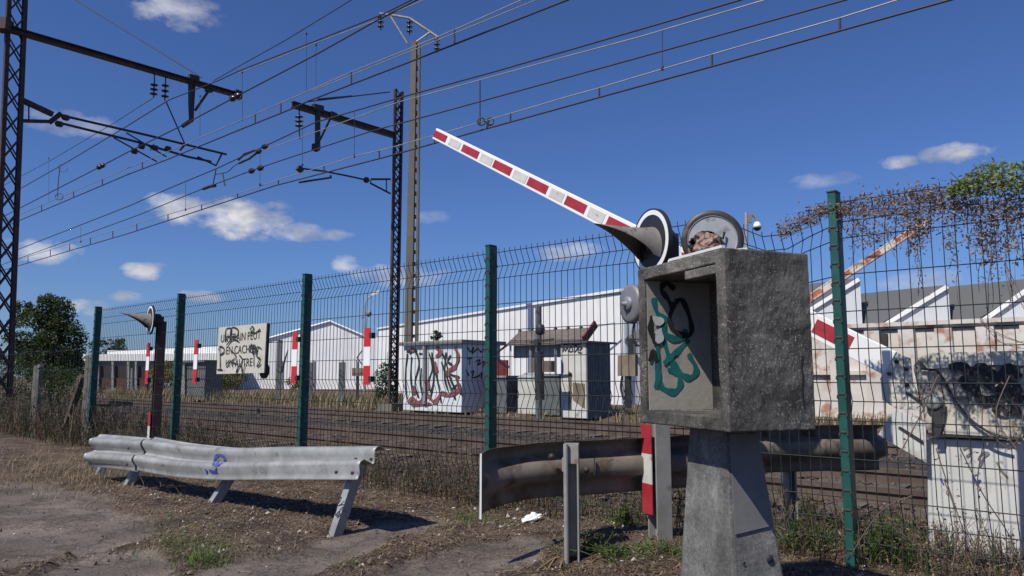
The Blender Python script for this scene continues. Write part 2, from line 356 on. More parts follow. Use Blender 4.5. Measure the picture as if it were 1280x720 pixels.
def gn(t,**k):
    n=T.nodes.new(t)
    for a,b in k.items(): n.inputs[a].default_value=b
    return n
tcg=T.nodes.new('ShaderNodeTexCoord')
def ramp(src,stops):
    r=T.nodes.new('ShaderNodeValToRGB'); e=r.color_ramp.elements
    while len(e)<len(stops): e.new(.5)
    for q,(p,c) in zip(e,stops): q.position=p; q.color=(*c,1)
    L.new(src,r.inputs[0]); return r.outputs[0]
def mixc(f,a,b):
    m=T.nodes.new('ShaderNodeMix'); m.data_type='RGBA'; L.new(f,m.inputs[0])
    for i,x in ((6,a),(7,b)):
        if isinstance(x,tuple): m.inputs[i].default_value=(*x,1)
        else: L.new(x,m.inputs[i])
    return m.outputs[2]
def nzg(sc,d=8,ro=.6):
    n=gn('ShaderNodeTexNoise',Scale=sc,Detail=d,Roughness=ro); L.new(tcg.outputs['Object'],n.inputs['Vector']); return n.outputs['Fac']
dirt=ramp(nzg(2.6),[(.3,(.045,.030,.024)),(.45,(.085,.060,.047)),(.55,(.135,.098,.075)),(.7,(.19,.14,.098))])
dirt=mixc(ramp(nzg(38,5),[(.55,(0,0,0)),(.66,(.75,.75,.75))]),dirt,(.22,.17,.13))
dirt=mixc(ramp(nzg(55,3),[(.60,(0,0,0)),(.70,(.8,.8,.8))]),dirt,(.05,.035,.028))
vo=gn('ShaderNodeTexVoronoi',Scale=34.0); L.new(tcg.outputs['Object'],vo.inputs['Vector'])
vo2=gn('ShaderNodeTexVoronoi',Scale=95.0); L.new(tcg.outputs['Object'],vo2.inputs['Vector'])
sp_=ramp(vo2.outputs['Color'],[(.15,(.45,.45,.45)),(.5,(1,1,1)),(.9,(1.6,1.55,1.5))])
dm_=T.nodes.new('ShaderNodeMix'); dm_.data_type='RGBA'; dm_.blend_type='MULTIPLY'; dm_.inputs[0].default_value=.85; L.new(dirt,dm_.inputs[6]); L.new(sp_,dm_.inputs[7]); dirt=dm_.outputs[2]
dirt=mixc(ramp(vo.outputs['Distance'],[(.14,(.8,.8,.8)),(.22,(0,0,0))]),dirt,(.30,.27,.24))
aspc=ramp(nzg(1.9),[(.3,(.088,.072,.063)),(.5,(.138,.114,.099)),(.66,(.21,.175,.150))])
aspc=mixc(ramp(nzg(70,4),[(.58,(0,0,0)),(.68,(.6,.6,.6))]),aspc,(.23,.21,.19))
am_=T.nodes.new('ShaderNodeMix'); am_.data_type='RGBA'; am_.blend_type='MULTIPLY'; am_.inputs[0].default_value=.45; L.new(aspc,am_.inputs[6]); L.new(sp_,am_.inputs[7]); aspc=am_.outputs[2]
aspc=mixc(ramp(nzg(.9,9,.75),[(.485,(0,0,0)),(.497,(.7,.7,.7)),(.503,(.7,.7,.7)),(.515,(0,0,0))]),aspc,(.035,.028,.024))
at=T.nodes.new('ShaderNodeAttribute'); at.attribute_name='asphalt'
L.new(mixc(at.outputs['Fac'],dirt,aspc),B.inputs['Base Color'])
bpn=gn('ShaderNodeBump',Strength=.9,Distance=.035); 
mh=T.nodes.new('ShaderNodeMath'); mh.operation='MULTIPLY_ADD'; mh.inputs[1].default_value=-.75; mh.inputs[2].default_value=1; L.new(at.outputs['Fac'],mh.inputs[0])
mm=T.nodes.new('ShaderNodeMath'); mm.operation='MULTIPLY'; L.new(nzg(45,8,.7),mm.inputs[0]); L.new(mh.outputs[0],mm.inputs[1]); L.new(mm.outputs[0],bpn.inputs['Height']); L.new(bpn.outputs[0],B.inputs['Normal'])
go=g.build('ground',gm); tag(go,kind='structure')
at_=go.data.attributes.new('asphalt','FLOAT','POINT'); at_.data.foreach_set('value',vals)
# ballast bed and the tracks
b=MB(); prof=[(5.7,-.36),(6.0,-.28),(6.35,-.19)]+[(6.5+.16*i,-.17) for i in range(56)]+[(15.5,-.17),(15.9,-.26),(16.3,-.36)]
ss=[-300,-150,-90,-60]+[-45+.18*i for i in range(300)]+[12,20,60,200]; npf=len(prof)
for s in ss:
    for p,z in prof: b.v.append(SPt(s,p,z+.03*fbm(s,p,2.5,3)*(1 if 6<p<16 else .3)))
for i in range(len(ss)-1):
    for j in range(npf-1): b.f.append([i*npf+j,(i+1)*npf+j,(i+1)*npf+j+1,i*npf+j+1]); b.mi.append(0); b.sm.append(True)
tag(b.build('railway_ballast',M_ball),kind='structure')
def rock(mb,c,r,mi=0):
    vs=[]; 
    for d in ((1,0,0),(-1,0,0),(0,1,0),(0,-1,0),(0,0,1),(0,0,-1)):
        vs.append(Vector(c)+Vector(d)*r*random.uniform(.6,1.25)+Vector([random.uniform(-.3,.3)*r for _ in range(3)]))
    mb.add(vs,[(0,2,4),(2,1,4),(1,3,4),(3,0,4),(2,0,5),(1,2,5),(3,1,5),(0,3,5)],mi)
b=MB()
for _ in range(16000):
    y=random.uniform(5.3,9.2) if random.random()<.75 else random.uniform(9.2,15.8)
    s=-abs(random.gauss(0,1))*9+random.uniform(-3,2)
    z=-.155 if y>6.4 else (-.34+.17*smst(5.7,6.4,y)+.01)
    rock(b,SPt(s,y,z),random.uniform(.016,.036))
tag(b.build('ballast_stones',M_stone),'loose dark brown ballast stones lying around the rails','stones',kind='stuff')
b=MB()
for _ in range(8500):
    x=random.uniform(-5.5,2.6); y=random.uniform(3.2,6.8)
    if asph(x,y)>.5 and random.random()<.85: continue
    r=random.choice((.004,.006,.008,.013))*random.uniform(.7,1.3); rock(b,(x,y,gz(x,y)+r*.3),r,1 if random.random()<.12 else 0)
tag(b.build('gravel',[mat('pebbles',(.05,.038,.03),(.24,.19,.15),9,.9),mat('pale_pebbles',(.4,.38,.35),(.55,.53,.5),9,.9)]),'scattered small gravel and pale chips on the bare dirt','gravel',kind='stuff')
RP=[(7.4,-.0),(8.9,0),(12.3,0),(13.8,0)]
for k,(p1,p2,lab) in enumerate(((7.4,8.9,'nearer railway track with dark rusty rails just beyond the green fence'),(12.3,13.8,'farther railway track, on the side of the graffiti covered shed'))):
    tr=thing('railway_track',SPt(0,(p1+p2)/2,-.2),lab,'railway track',TH,'the two parallel tracks')
    for p in (p1,p2):
        m=MB(); a0,a1=SPt(-250,p,0),SPt(120,p,0)
        m.bar(a0-Z*.15,a1-Z*.15,.13,.018); m.bar(a0-Z*.095,a1-Z*.095,.022,.092); m.bar(a0-Z*.031,a1-Z*.031,.068,.036); m.bar(a0-Z*.006,a1-Z*.006,.058,.012,mi=1)
        m.build('rail',[M_rail,M_railtop],tr)
    pm=(p1+p2)/2; m0=MB(); m0.box((0,0,0),(.25,2.5,.14)); sl=m0.build('sleeper',M_sleep,tr,local=True); sl.location=(-58,0,-.015)
    for i in range(1,100):
        q=sl.copy(); COL.objects.link(q); q.parent=tr; q.location=(-58+.62*i,0,-.015+random.uniform(-.004,.004))
    m0=MB()
    for i in range(100,130): m0.box((-58+.62*i,0,-.015),(.25,2.5,.14))
    for i in range(1,90): m0.box((-58-.62*i,0,-.015),(.25,2.5,.14))
    tag(m0.build('distant_sleepers',M_sleep,tr,local=True),kind='stuff')

# ---------------------------------------------------------------- green mesh fence
FP=4.18; PS=[-14.3,-11.68,-9.05,-6.34,-3.85,-1.28,1.32,3.92]
fence=thing('mesh_fence',SPt(-3.85,FP,0),'dark green welded mesh fence with V folds running along the near track','fence',TH)
HZ=[(1.945,0),(1.845,.045),(1.745,0),(1.545,0),(1.345,0),(1.145,0),(.965,0),(.865,.045),(.765,0),(.565,0),(.365,0),(.245,.045),(.145,0)]
def zlow(s,k):   # the panel beside the concrete box is dragged down by the dead creeper
    if k!=4: return 0
    d=(s+1.62)/.22
    return .15*math.exp(-d*d)
for k in range(1,7):
    s0,s1=PS[k]+.03,PS[k+1]-.03; m=MB(); n=int((s1-s0)/.054)
    for i in range(n+1):
        s=s0+(s1-s0)*i/n; dz=zlow(s,k); js=random.uniform(-.002,.002)
        pts=[SPt(s,FP-.0,1.975-dz)]+[SPt(s+js,FP+o,z-dz*max(0,(z-1.3)/.65)) for z,o in HZ]+[SPt(s,FP,.03)]
        m.tube(pts,.0025,4,sm=False,cap=False)
    for z,o in HZ:
        q=[]
        for i in range(21):
            s=s0+(s1-s0)*i/20; q.append(SPt(s,FP+o-.006,z-zlow(s,k)*max(0,(z-1.3)/.65)))
        m.tube(q,.0029,4,sm=False,cap=False)
    m.build('mesh_panel',M_wire,fence)
for k in range(1,8):
    m=MB(); top=2.0
    Mr=Matrix.Rotation(TH,3,'Z'); c=SPt(PS[k],FP,0)
    m.box(c+Z*(top/2-.1)+NN*.006,(.044,.09,top+.2),Mr)
    m.box(c+Z*(top+.006),(.052,.086,.012),Mr)
    for sgn in (-1,1):
        z=.09
        while z<1.98:
            m.box(c+Z*z+A*sgn*.0205-NN*.031,(.010,.024,.020),Mr,1); z+=.1
    z=.105
    while z<1.98: m.box(c+Z*z-NN*.0395,(.034,.006,.012),Mr,1); z+=.1
    m.build('fence_post',[M_green,M_dark],fence,bevel=.003)
# old concrete and wire fence on the left
of=thing('old_wire_fence',Wz(42,541),'old sagging wire fence with grey concrete posts at the far left','fence',TH)
pL=Wz(42,541); 
for u,vt in ((42,457),(106,444)):
    d=FP+.08; base=Wp(u,541 if u<50 else 557,d); tp=Wp(u,vt,d); m=MB(); m.bar(Vector((base.x,base.y,-.1)),Vector((base.x,base.y,tp.z)),.1,.1); m.bar(Vector((base.x,base.y,tp.z-.03)),Vector((base.x,base.y,tp.z))+A*.16+Z*.0,.06,.06); m.build('concrete_post',mat('grey_fence_post',(.12,.115,.10),(.20,.19,.17),5,.9),of)
m=MB(); m.bar(Wp(104,470,FP+.1),Wp(78,545,FP+.1),.08,.08); m.build('raking_brace',M_bark,of)
m=MB()
for i in range(60):
    s=-11.75-i*.12; m.tube([SPt(s,FP+.02,1.5+.05*math.sin(i)),SPt(s+.03*math.sin(i*2),FP+.04,.7),SPt(s,FP+.02,0)],.003,3,cap=False)
for z in (.2,.5,.8,1.1,1.4): m.tube([SPt(-11.7-i*.6,FP+.02,z+.02*math.sin(i*1.7)) for i in range(13)],.0035,3,cap=False)
m.build('wire_netting',M_wire,of)

# ---------------------------------------------------------------- concrete relay box on its pedestal
E_=None
Mc=W(908,425,2.6); Rc=W(1015.5,422,2.735); e=Vector((Rc.x-Mc.x,Rc.y-Mc.y,0)); wE=e.length; e.normalize(); t_=Vector((-e.y,e.x,0)); wT=.60
zt=W(905,309,2.6).z; zb=W(911,541,2.6).z; M0=Vector((Mc.x,Mc.y,0))
FN=-e
bx=thing('concrete_relay_box',(M0+e*wE/2+t_*wT/2),'dark weathered concrete box open on one side, on a tapered concrete pedestal','relay box')
def BP(a,b,z): return M0+e*a+t_*b+Z*z     # a: depth from open face, b: towards far end
th=.052
m=MB()
def slab(m,a0,a1,b0,b1,z0,z1,mi=0):
    m.prism([BP(a0,b0,z0),BP(a1,b0,z0),BP(a1,b1,z0),BP(a0,b1,z0)],(0,0,z1-z0),mi)
oc=[(0,zb),(wT,zb),(wT,zt),(0,zt)]; ic=[(th,zb+th),(wT-th,zb+th),(wT-th,zt-th),(th,zt-th)]
vs=[BP(0,b,z) for b,z in oc]+[BP(0,b,z) for b,z in ic]+[BP(wE,b,z) for b,z in oc]+[BP(wE-th,b,z) for b,z in ic]
m.add(vs,[(i,(i+1)%4,4+(i+1)%4,4+i) for i in range(4)]+[((i+1)%4,i,8+i,8+(i+1)%4) for i in range(4)]+[(4+i,4+(i+1)%4,12+(i+1)%4,12+i) for i in range(4)]+[(8,9,10,11)[::-1],(12,13,14,15)])
bo=m.build('box_shell',M_conc,bx)
rm=bo.modifiers.new('bevel','BEVEL'); rm.width=.007; rm.segments=3; rm.limit_method='ANGLE'
sd_=bo.modifiers.new('subdivide','SUBSURF'); sd_.subdivision_type='SIMPLE'; sd_.levels=5; sd_.render_levels=5
tx=bpy.data.textures.new('chips','CLOUDS'); tx.noise_scale=.035; tx.noise_depth=4; dp_=bo.modifiers.new('wear','DISPLACE'); dp_.texture=tx; dp_.strength=.007; dp_.mid_level=.5; dp_.texture_coords='GLOBAL'
m=MB(); d_=.003
slab(m,.012,wE-th-d_,wT-th-.004,wT-th-.0015,zb+th+.002,zt-th-.002);
m.build('inner_lining',M_conci,bx)
m=MB(); slab(m,.004,.05,th+.001,th+.20,zt-th-.035,zt-th-.001); m.build('lintel_block',M_conc,bx,bevel=.004)
# graffiti on the inner far wall
GP=BP(0,wT-th-.004,0); gl=[[(817,372),(822,392),(838,402)],[(828,420),(836,446),(846,466)],[(861,424),(846,440),(833,452)],[(822,430),(822,460),(820,486)],[(822,470),(827,484),(842,490),(850,480),(846,466),(834,462)],[(836,446),(850,466),(862,472),(870,462),(860,442)],[(828,400),(832,418),(848,424),(858,412)]]
m=strokes(MB(),gl+[[(820,440),(822,462),(822,482)],[(845,440),(838,446),(829,455)]],.025,GP,-t_,.0008); m.build('teal_graffiti',M_teal,bx)
gl=[[(843,362),(832,354),(826,362),(834,374),(841,388)],[(843,378),(836,400),(846,416),(862,418),(862,400),(852,376),(843,378)],[(815,395),(812,410),(818,430)],[(811,452),(816,440),(820,452)]]
m=strokes(MB(),gl,.022,GP,-t_,.0042); m.build('black_graffiti',M_bspray,bx)
gl=[[(816,402),(822,400),(826,406)],[(821,412),(824,420),(820,428)]]
strokes(MB(),gl,.035,GP,-t_,.0065).build('white_spray_blot',M_wspray,bx)
m=MB(); m.prism([BP(-.004,th*.6,zt-.20),BP(-.002,th+.02,zt-.19),BP(-.002,th+.05,zt-.30),BP(-.002,th+.005,zt-.30)],e*.002); m.v=[]; m.f=[]; m.mi=[]; m.sm=[]
m.prism([BP(.03,th+.003,zt-.27),BP(.03,th+.018,zt-.27),BP(.03,th+.028,zt-.36),BP(.03,th+.003,zt-.36)],e*.004); m.build('torn_label',M_band,bx)
# white strip along the top front edge
m=MB(); m.bar(BP(.012,.015,zt+.006),BP(.012,.36,zt+.006),.016,.010); m.bar(BP(.02,.30,zt+.01),BP(.02,.30,zt+.05),.008,.008); m.build('edge_trim',M_white,bx)
m=MB(); m.bar(BP(.10,.03,zt+.004),BP(.25,.10,zt+.004),.05,.008); m.build('loose_plate',M_band,bx)
# crack and nick on the side
m=MB(); strokes(m,[[(1003,443),(1001,456),(1003,470),(1002,486),(1004,508)]],.006,M0,-t_,.003,k=4); m.build('crack',M_dark,bx)
# pedestal
pc=M0+e*wE*.5+t_*wT*.5
def PP(a,b,z): return pc+e*a+t_*b+Z*z
m=MB(); za=zb-.001; hb=.35
tp=[(-.072,-.12),(.075,-.12),(.075,.12),(-.072,.12)]; bt=[(-.118,-.21),(.15,-.21),(.15,.19),(-.118,.19)]
vs=[PP(a,b_,za) for a,b_ in tp]+[PP(a,b_,-.05) for a,b_ in bt]
m.add(vs,[(0,1,2,3),(7,6,5,4),(0,4,5,1),(1,5,6,2),(2,6,7,3),(3,7,4,0)]); m.build('pedestal',M_ped,bx,bevel=.012)
# repaired smoother panel on the pedestal side face
def pf(u_,z):   # point on the camera-side face: u_ 0..1 across, z height
    k=(za-z)/(za+.05); a0=tp[0][0]+(bt[0][0]-tp[0][0])*k; a1=tp[1][0]+(bt[1][0]-tp[1][0])*k; bb=tp[0][1]+(bt[0][1]-tp[0][1])*k
    return PP(a0+(a1-a0)*u_,bb-.004,z)
m=MB(); m.prism([pf(.06,.43),pf(.93,.45),pf(.93,za-.02),pf(.06,za-.02)],-t_*.003); m.build('mortar_patch',M_patch,bx)
m=MB(); m.lathe(pf(.74,.335),-t_,[(0,.0),(.002,.016),(.006,.012),(.007,0)],10); m.lathe(pf(.2,.33),-t_,[(0,.0),(.002,.006),(.003,0)],8); m.build('bolt_hole',M_dark,bx)

# ---------------------------------------------------------------- flashing road signals
FD=Vector((-.927,-.375,0)).normalized()
def disc(m,c,n,r,fm,rimm,wm):
    m.lathe(c,n,[(-.012,0),(-.012,r),(.012,r),(.012,r*.965),(.010,r*.96)],40,rimm,False)
    m.lathe(c,n,[(.010,r*.965),(.011,r*.81)],40,wm,False); m.lathe(c,n,[(.0105,r*.815),(.0105,0)],40,fm,False)
def hood(c,n,r,Lh,droop=.0):
    m=MB(); n=n.normalized(); x=n.cross(Z).normalized(); up=x.cross(n).normalized()
    if up.z<0: up=-up
    vs=[]; K=26; J=10
    for sh in (0,.006):
        for k in range(K+1):
            ph=-2.2+4.4*k/K; Lk=Lh*max(.10,math.cos(ph*.62)**1.6)
            for j in range(J+1):
                f=j/J; d=Lk*f; rr=(r-sh)*(1-.72*(d/Lh)**.75)
                vs.append(c+n*d+(x*math.sin(ph)+up*math.cos(ph))*rr+up*droop*d)
    st=J+1; base=(K+1)*st; fs=[]
    for k in range(K):
        for j in range(J): fs+=[(k*st+j,k*st+j+1,(k+1)*st+j+1,(k+1)*st+j),(base+k*st+j,base+(k+1)*st+j,base+(k+1)*st+j+1,base+k*st+j+1)]
        fs.append((k*st+J,base+k*st+J,base+(k+1)*st+J,(k+1)*st+J))
    m.add(vs,fs,0,True); return m
def strip(m,c,wd,hh,dep,Mr):   # red white red reflector strip, c = centre of its foot
    for i in range(3): m.box(c+Z*(hh/3*(i+.5)),(wd,dep,hh/3),Mr,(0,1,0)[i])
def flash_signal(base,label,near):
    FD=globals()['FD'] if near else Vector((math.cos(R(219)),math.sin(R(219)),0))
    T_=thing('flashing_signal',base,label,'road signal',0,'flashing level crossing signals')
    Mr=Matrix.Rotation(math.atan2(FD.y,FD.x),3,'Z'); side=Vector((-FD.y,FD.x,0))
    m=MB(); ht=1.62 if near else 1.72; pm=[M_gpost,M_dark] if near else [M_mast,M_dark]
    m.box(base+Z*(ht/2-.05),(.012,.085,ht+.1),Mr); 
    m.box(base+Z*(ht/2-.05)+side*.045,(.10,.012,ht+.1),Mr); m.box(base+Z*(ht/2-.05)-side*.045,(.10,.012,ht+.1),Mr)
    m.box(base+Z*(ht/2-.05)-side*.0515+FD*.02,(.035,.003,ht*.96),Mr)
    m.build('signal_post',pm,T_,bevel=.002)
    m=MB(); c=base+FD*.075+side*(-.01)+Z*(.21 if near else .05)
    strip(m,c,.006,.51,.105,Mr); m.build('reflector_strip',[M_red,M_band],T_)
    m=MB()
    for z in (.27,.62): m.tube([base+Z*z-side*.052,base+Z*z-side*.085-FD*.01],[.010,.014],6)
    m.build('bracket_bolts',M_dark,T_)
    hz=1.735
    dc=W(815,302,4.14) if near else base+FD*.13+Z*hz
    m=MB(); disc(m,dc,FD,.188,0,0,1); dd=m.build('signal_disc',[M_black,M_edge],T_)
    hood(dc+FD*.012-Z*.035,FD,.118,.36,.22).build('lamp_hood',M_hood,dd)
    m=MB(); m.lathe(dc+FD*.015,FD,[(0,.07),(.02,.055),(.03,0)],18); m.build('lamp_lens',M_lens,dd)
    m=MB(); m.lathe(dc-FD*.012,-FD,[(0,.085),(.10,.08),(.12,.05),(.12,0)],18); m.box(dc-FD*.09-Z*.02,(.12,.09,.14),Mr); m.build('lamp_housing',M_dark,T_)
    return T_
sb=Wz(826,688); sg=flash_signal(sb,'grey flashing signal post behind the concrete box with two round discs and a bell','near')
side=Vector((-FD.y,FD.x,0))
# second disc, seen from the back, lamp smashed
d2=W(890.5,300,4.33); n2v=Vector((-.22,-.975,0)).normalized()
m=MB(); r2=.181; m.lathe(d2,n2v,[(-.012,0),(-.012,r2*.99),(.0,r2),(.022,r2*.97),(.014,r2*.80)],44,0,True); m.lathe(d2,n2v,[(.014,r2*.80),(.016,r2*.79),(.010,r2*.76),(.010,0)],44,1,False); dk=m.build('disc_back',[M_rim,M_disc],sg)
m=MB(); c=d2+n2v*.01+Vector((-.04,0,0))
m.lathe(c-Z*.055,n2v,[(0,.095),(.04,.09),(.06,.07),(.065,.0)],14,0,False)
for i,v in enumerate(m.v): m.v[i]=v+Vector([random.uniform(-.012,.012) for _ in range(3)])
m.build('broken_lamp_housing',M_pinkrust,dk)
m=MB()
for i in range(22):
    a=random.uniform(.0,3.1); p0=c-Z*.06+n2v*.03+Vector((math.cos(a)*.09,0,math.sin(a)*.09)); m.box(p0,(.025,.02,.03),Matrix.Rotation(random.uniform(0,3),3,'Y'))
m.tube([d2+n2v*.02+Vector((.03,0,.02)),d2+n2v*.05+Vector((.06,0,.0)),d2+n2v*.05+Vector((.07,0,.04))],.008,6); m.build('torn_edges',M_dark,dk)
m=MB(); m.bar(sb+Z*1.60,Vector((d2.x,d2.y,1.60))+Vector((0,.03,0)),.05,.05); m.bar(Vector((d2.x,d2.y+.03,1.58)),Vector((d2.x,d2.y+.03,1.72)),.05,.04); m.build('disc_bracket',M_dark,sg)
bc=W(789,380,4.12); m=MB(); m.lathe(bc,FD,[(-.05,.02),(-.03,.10),(-.01,.112),(.01,.110),(.018,.09),(.02,.045)],28); m.lathe(bc,FD,[(.018,.045),(.03,.043),(.036,.025),(.038,.014),(.06,.010),(.06,0)],14); m.bar(bc-FD*.05,sb+Z*bc.z,.03,.03); m.build('warning_bell',M_bell,sg)
m=MB(); m.tube(smooth_pts([tuple(W(u,v,4.13)) for u,v in ((796,398),(791,412),(792,426),(798,432),(806,430))],4),.006,6); m.build('bell_cable',M_dark,sg)
flash_signal(W(192.5,566,9.55).xy.to_3d()+Z*(-.02),'rusty brown flashing signal with hooded lamp standing left behind the fence, beside a green post',False)

# ---------------------------------------------------------------- barrier drives and arms
PB=4.93
def poly(m,uv,p,th_,mi=0): m.prism([Wp(u,v,p) for u,v in uv],NN*th_,mi)
bar=thing('barrier_drive',SPt(*(lambda q:(q.dot(A),q.dot(NN)))(Wp(1215,690,PB)),0),'white barrier machine smeared with black spray, its red and white arm half raised','level crossing barrier',TH)
m=MB(); poly(m,[(1158,548),(1271,552),(1277,700),(1160,688)],PB,.40); m.build('cabinet',M_machc,bar,bevel=.012)
m=MB(); strokes(m,[[(1204,562),(1211,559),(1214,566),(1208,571)],[(1223,575),(1228,567),(1236,566),(1230,572),(1225,583)],[(1246,577),(1252,588),(1260,597)]],.012,NN*PB,-NN,.004); m.build('scuff_mark',M_hood,bar)
strokes(MB(),[[(1216,594),(1220,602),(1226,600),(1220,606)],[(1176,598),(1180,606)]],.010,NN*PB,-NN,.004).build('blue_scribble',M_blue,bar)
m=MB(); poly(m,[(1140,458),(1148,446),(1163,441),(1285,438),(1292,540),(1288,552),(1158,545),(1150,500)],PB-.05,.48); m.build('drive_housing',M_hous,bar,bevel=.02)
m=MB(); poly(m,[(1146,448),(1163,441),(1290,438),(1290,457),(1240,456),(1200,459),(1160,461)],PB-.062,.01); poly(m,[(1190,512),(1222,520),(1236,545),(1178,542)],PB-.062,.01); m.build('bare_paint_panel',M_mach,bar)
m=MB(); gs=[[(1188,462),(1200,456),(1215,466),(1230,458),(1245,470),(1262,460),(1275,472)],[(1230,470),(1245,485),(1262,478),(1275,492)],[(1215,478),(1228,500),(1250,496),(1270,508)],[(1258,470),(1262,490),(1280,500)],[(1240,505),(1256,515),(1276,512)],[(1203,470),(1212,486),(1222,480)]]
strokes(m,gs,.045,NN*(PB-.062),-NN,.004); m.build('black_spray_smears',M_bspray,bar)
m=MB(); poly(m,[(1122,441),(1138,448),(1141,478),(1152,502),(1151,513),(1120,511),(1103,500),(1100,473)],PB-.075,.014); bk=m.build('arm_bracket',M_mach,bar,bevel=.002)
m=MB()
for u,v in ((1121,452),(1112,467),(1134,481),(1133,461)): m.lathe(Wp(u,v,PB-.075),-NN,[(0,.012),(.012,.012),(.014,0)],8)
m.build('bolt_heads',M_dark,bk)
m=MB(); poly(m,[(1131,491),(1135,490),(1152,501),(1152,506)],PB-.08,.004); poly(m,[(1122,534),(1125,533),(1154,551),(1154,555)],PB-.10,.004); m.build('adjustment_slot',M_dark,bk)
m=MB(); poly(m,[(1118,511),(1157,529),(1158,579),(1118,556),(1098,543)],PB-.09,.012); m.build('counterweight_plate',M_machc,bar,bevel=.002)
m=MB(); m.lathe(Wp(1168,503,PB-.06),-NN,[(0,.045),(.03,.045),(.04,.03),(.042,0)],14); m.build('shaft_cap',M_galv,bar)
m=MB(); poly(m,[(1160,508),(1182,508),(1180,522),(1175,545),(1166,545),(1165,522)],PB-.085,.03); m.bar(Wp(1152,461,PB-.07),Wp(1171,463,PB-.07),.01,.012); m.tube(smooth_pts([tuple(Wp(u,v,PB-.085)) for u,v in ((1171,463),(1182,478),(1192,498),(1206,516),(1220,530),(1240,542),(1262,548))],4),.007,6); m.build('crank_and_cable',M_dark,bar)
# arm
def armpt(t,side,p): 
    a=Wp(*((545.5,160) if side>0 else (540,173)),p); b_=Wp(*((1120,440) if side>0 else (1105,469)),p); return a+(b_-a)*t
PA=PB-.02
def uarm(u):   # parameter along the arm for an image column
    lo,hi=0,1
    for _ in range(30):
        md=(lo+hi)/2; q=(armpt(md,1,PA)+armpt(md,-1,PA))/2-O; f=q.y*CP+q.z*SP; uu=640+F*q.x/f
        if uu<u: lo=md
        else: hi=md
    return lo
m=MB(); m.prism([armpt(0,1,PA),armpt(1,1,PA),armpt(1,-1,PA),armpt(0,-1,PA)],NN*.045)
arm=m.build('barrier_arm',M_edge,bar,bevel=.004)
def lerp(a,b_,t): return a+(b_-a)*t
bands=[(542,558,0),(562,575,1),(578,598,0),(601,615,1),(617,639,0),(642,658,1),(660,684,0),(688,704,1),(707,732,0),(736,755,1),(759,789,0),(793,815,1),(820,855,0),(862,900,1),(905,945,0),(952,1008,1),(1018,1064,0)]
for u0,u1,kd in bands:
    m=MB(); t0,t1=uarm(u0),uarm(u1); a,b_,c,d=armpt(t0,1,PA),armpt(t1,1,PA),armpt(t1,-1,PA),armpt(t0,-1,PA)
    q=[lerp(a,d,.2),lerp(b_,c,.2),lerp(c,b_,.2),lerp(d,a,.2)]
    m.prism([x-NN*.003 for x in q],NN*.0025); m.prism([x+NN*.0455 for x in q],NN*.0025)
    m.build('red_band' if kd==0 else 'white_band',M_red if kd==0 else M_band,arm)
# older barrier across the tracks
PO=15.7; ob=thing('old_barrier',Wp(955,512,PO).xy.to_3d(),'rusty faded red and white barrier arm raised beyond the tracks, right of the concrete box','level crossing barrier')
a,b_=Wp(962,406,PO),Wp(1160,276,PO); 
m=MB(); pd=Vector((a.x,a.y,-.1)); m.box(pd+Z*.6-A*.3,(.6,.5,1.2),Matrix.Rotation(TH,3,'Z')); m.box(a-A*.1,(.5,.3,.5),Matrix.Rotation(TH,3,'Z')); m.build('barrier_cabinet',M_machc,ob,bevel=.03)
nb=11
for i in range(nb):
    p0=a+(b_-a)*(i/nb); p1=a+(b_-a)*((i+1)/nb); wd=.19-.006*i
    m=MB(); m.bar(p0,p1,.05,wd,NN); m.build('arm_section',M_oldred if i%2 else M_oldwhite,ob)
m=MB(); m.bar(a-Z*.0+Z*.085,b_+Z*.06,.06,.02,NN); m.bar(a-Z*.085,b_-Z*.055,.06,.02,NN); m.build('arm_edge_rails',M_oldwhite,ob)

# ---------------------------------------------------------------- guard rails
WP=[(0,.0),(.012,.004),(.035,.022),(.055,.068),(.075,.080),(.105,.076),(.125,.045),(.145,.008),(.155,.002),(.165,.008),(.185,.045),(.205,.076),(.235,.080),(.255,.068),(.275,.022),(.298,.004),(.310,.0)]
WB=[(0,.085),(.03,.088),(.075,.085),(.10,.02),(.112,0),(.195,0),(.207,.02),(.235,.085),(.275,.088),(.297,.04),(.31,-.012)]
def wbeam(st,name,mt,parent,sgn=-1,endskew=0,wav=0):
    WP=WB if sgn>0 else globals()['WP']
    # st: (lower edge point, tilt radians, height scale, depth scale)
    m=MB(); n=len(WP); vs=[]
    P=[s[0] for s in st]
    for i,(p,tl,hs,ds) in enumerate(st):
        d=(P[min(i+1,len(P)-1)]-P[max(i-1,0)]).normalized(); bk=Vector((-d.y,d.x,0)).normalized()
        if bk.y<0: bk=-bk
        up=(Z*math.cos(tl)+bk*math.sin(tl)).normalized(); nr=(bk*math.cos(tl)-Z*math.sin(tl))*sgn
        for off in (0,.005):
            for h,dp in WP: vs.append(p+up*h*hs+nr*(dp*ds+off)+ (d*(-endskew*math.sin(h/.31*math.pi*1.5)) if endskew and i==len(st)-1 else Vector()))
    k=2*n; fs=[]
    for i in range(len(st)-1):
        for j in range(n-1):
            fs.append((i*k+j,i*k+j+1,(i+1)*k+j+1,(i+1)*k+j)); fs.append((i*k+n+j,(i+1)*k+n+j,(i+1)*k+n+j+1,i*k+n+j+1))
        for j in (0,n-1): fs.append((i*k+j,(i+1)*k+j,(i+1)*k+n+j,i*k+n+j))
    for i in (0,len(st)-1):
        for j in range(n-1): fs.append((i*k+j,i*k+j+1,i*k+n+j+1,i*k+n+j))
    m.add(vs,fs,0,True); o=m.build(name,mt,parent)
    return o
def interp(st,k=6):
    rows=[(*p,tl,hs,ds) for p,tl,hs,ds in st]; r=smooth_pts(rows,k); return [(Vector(x[:3]),x[3],x[4],x[5]) for x in r]
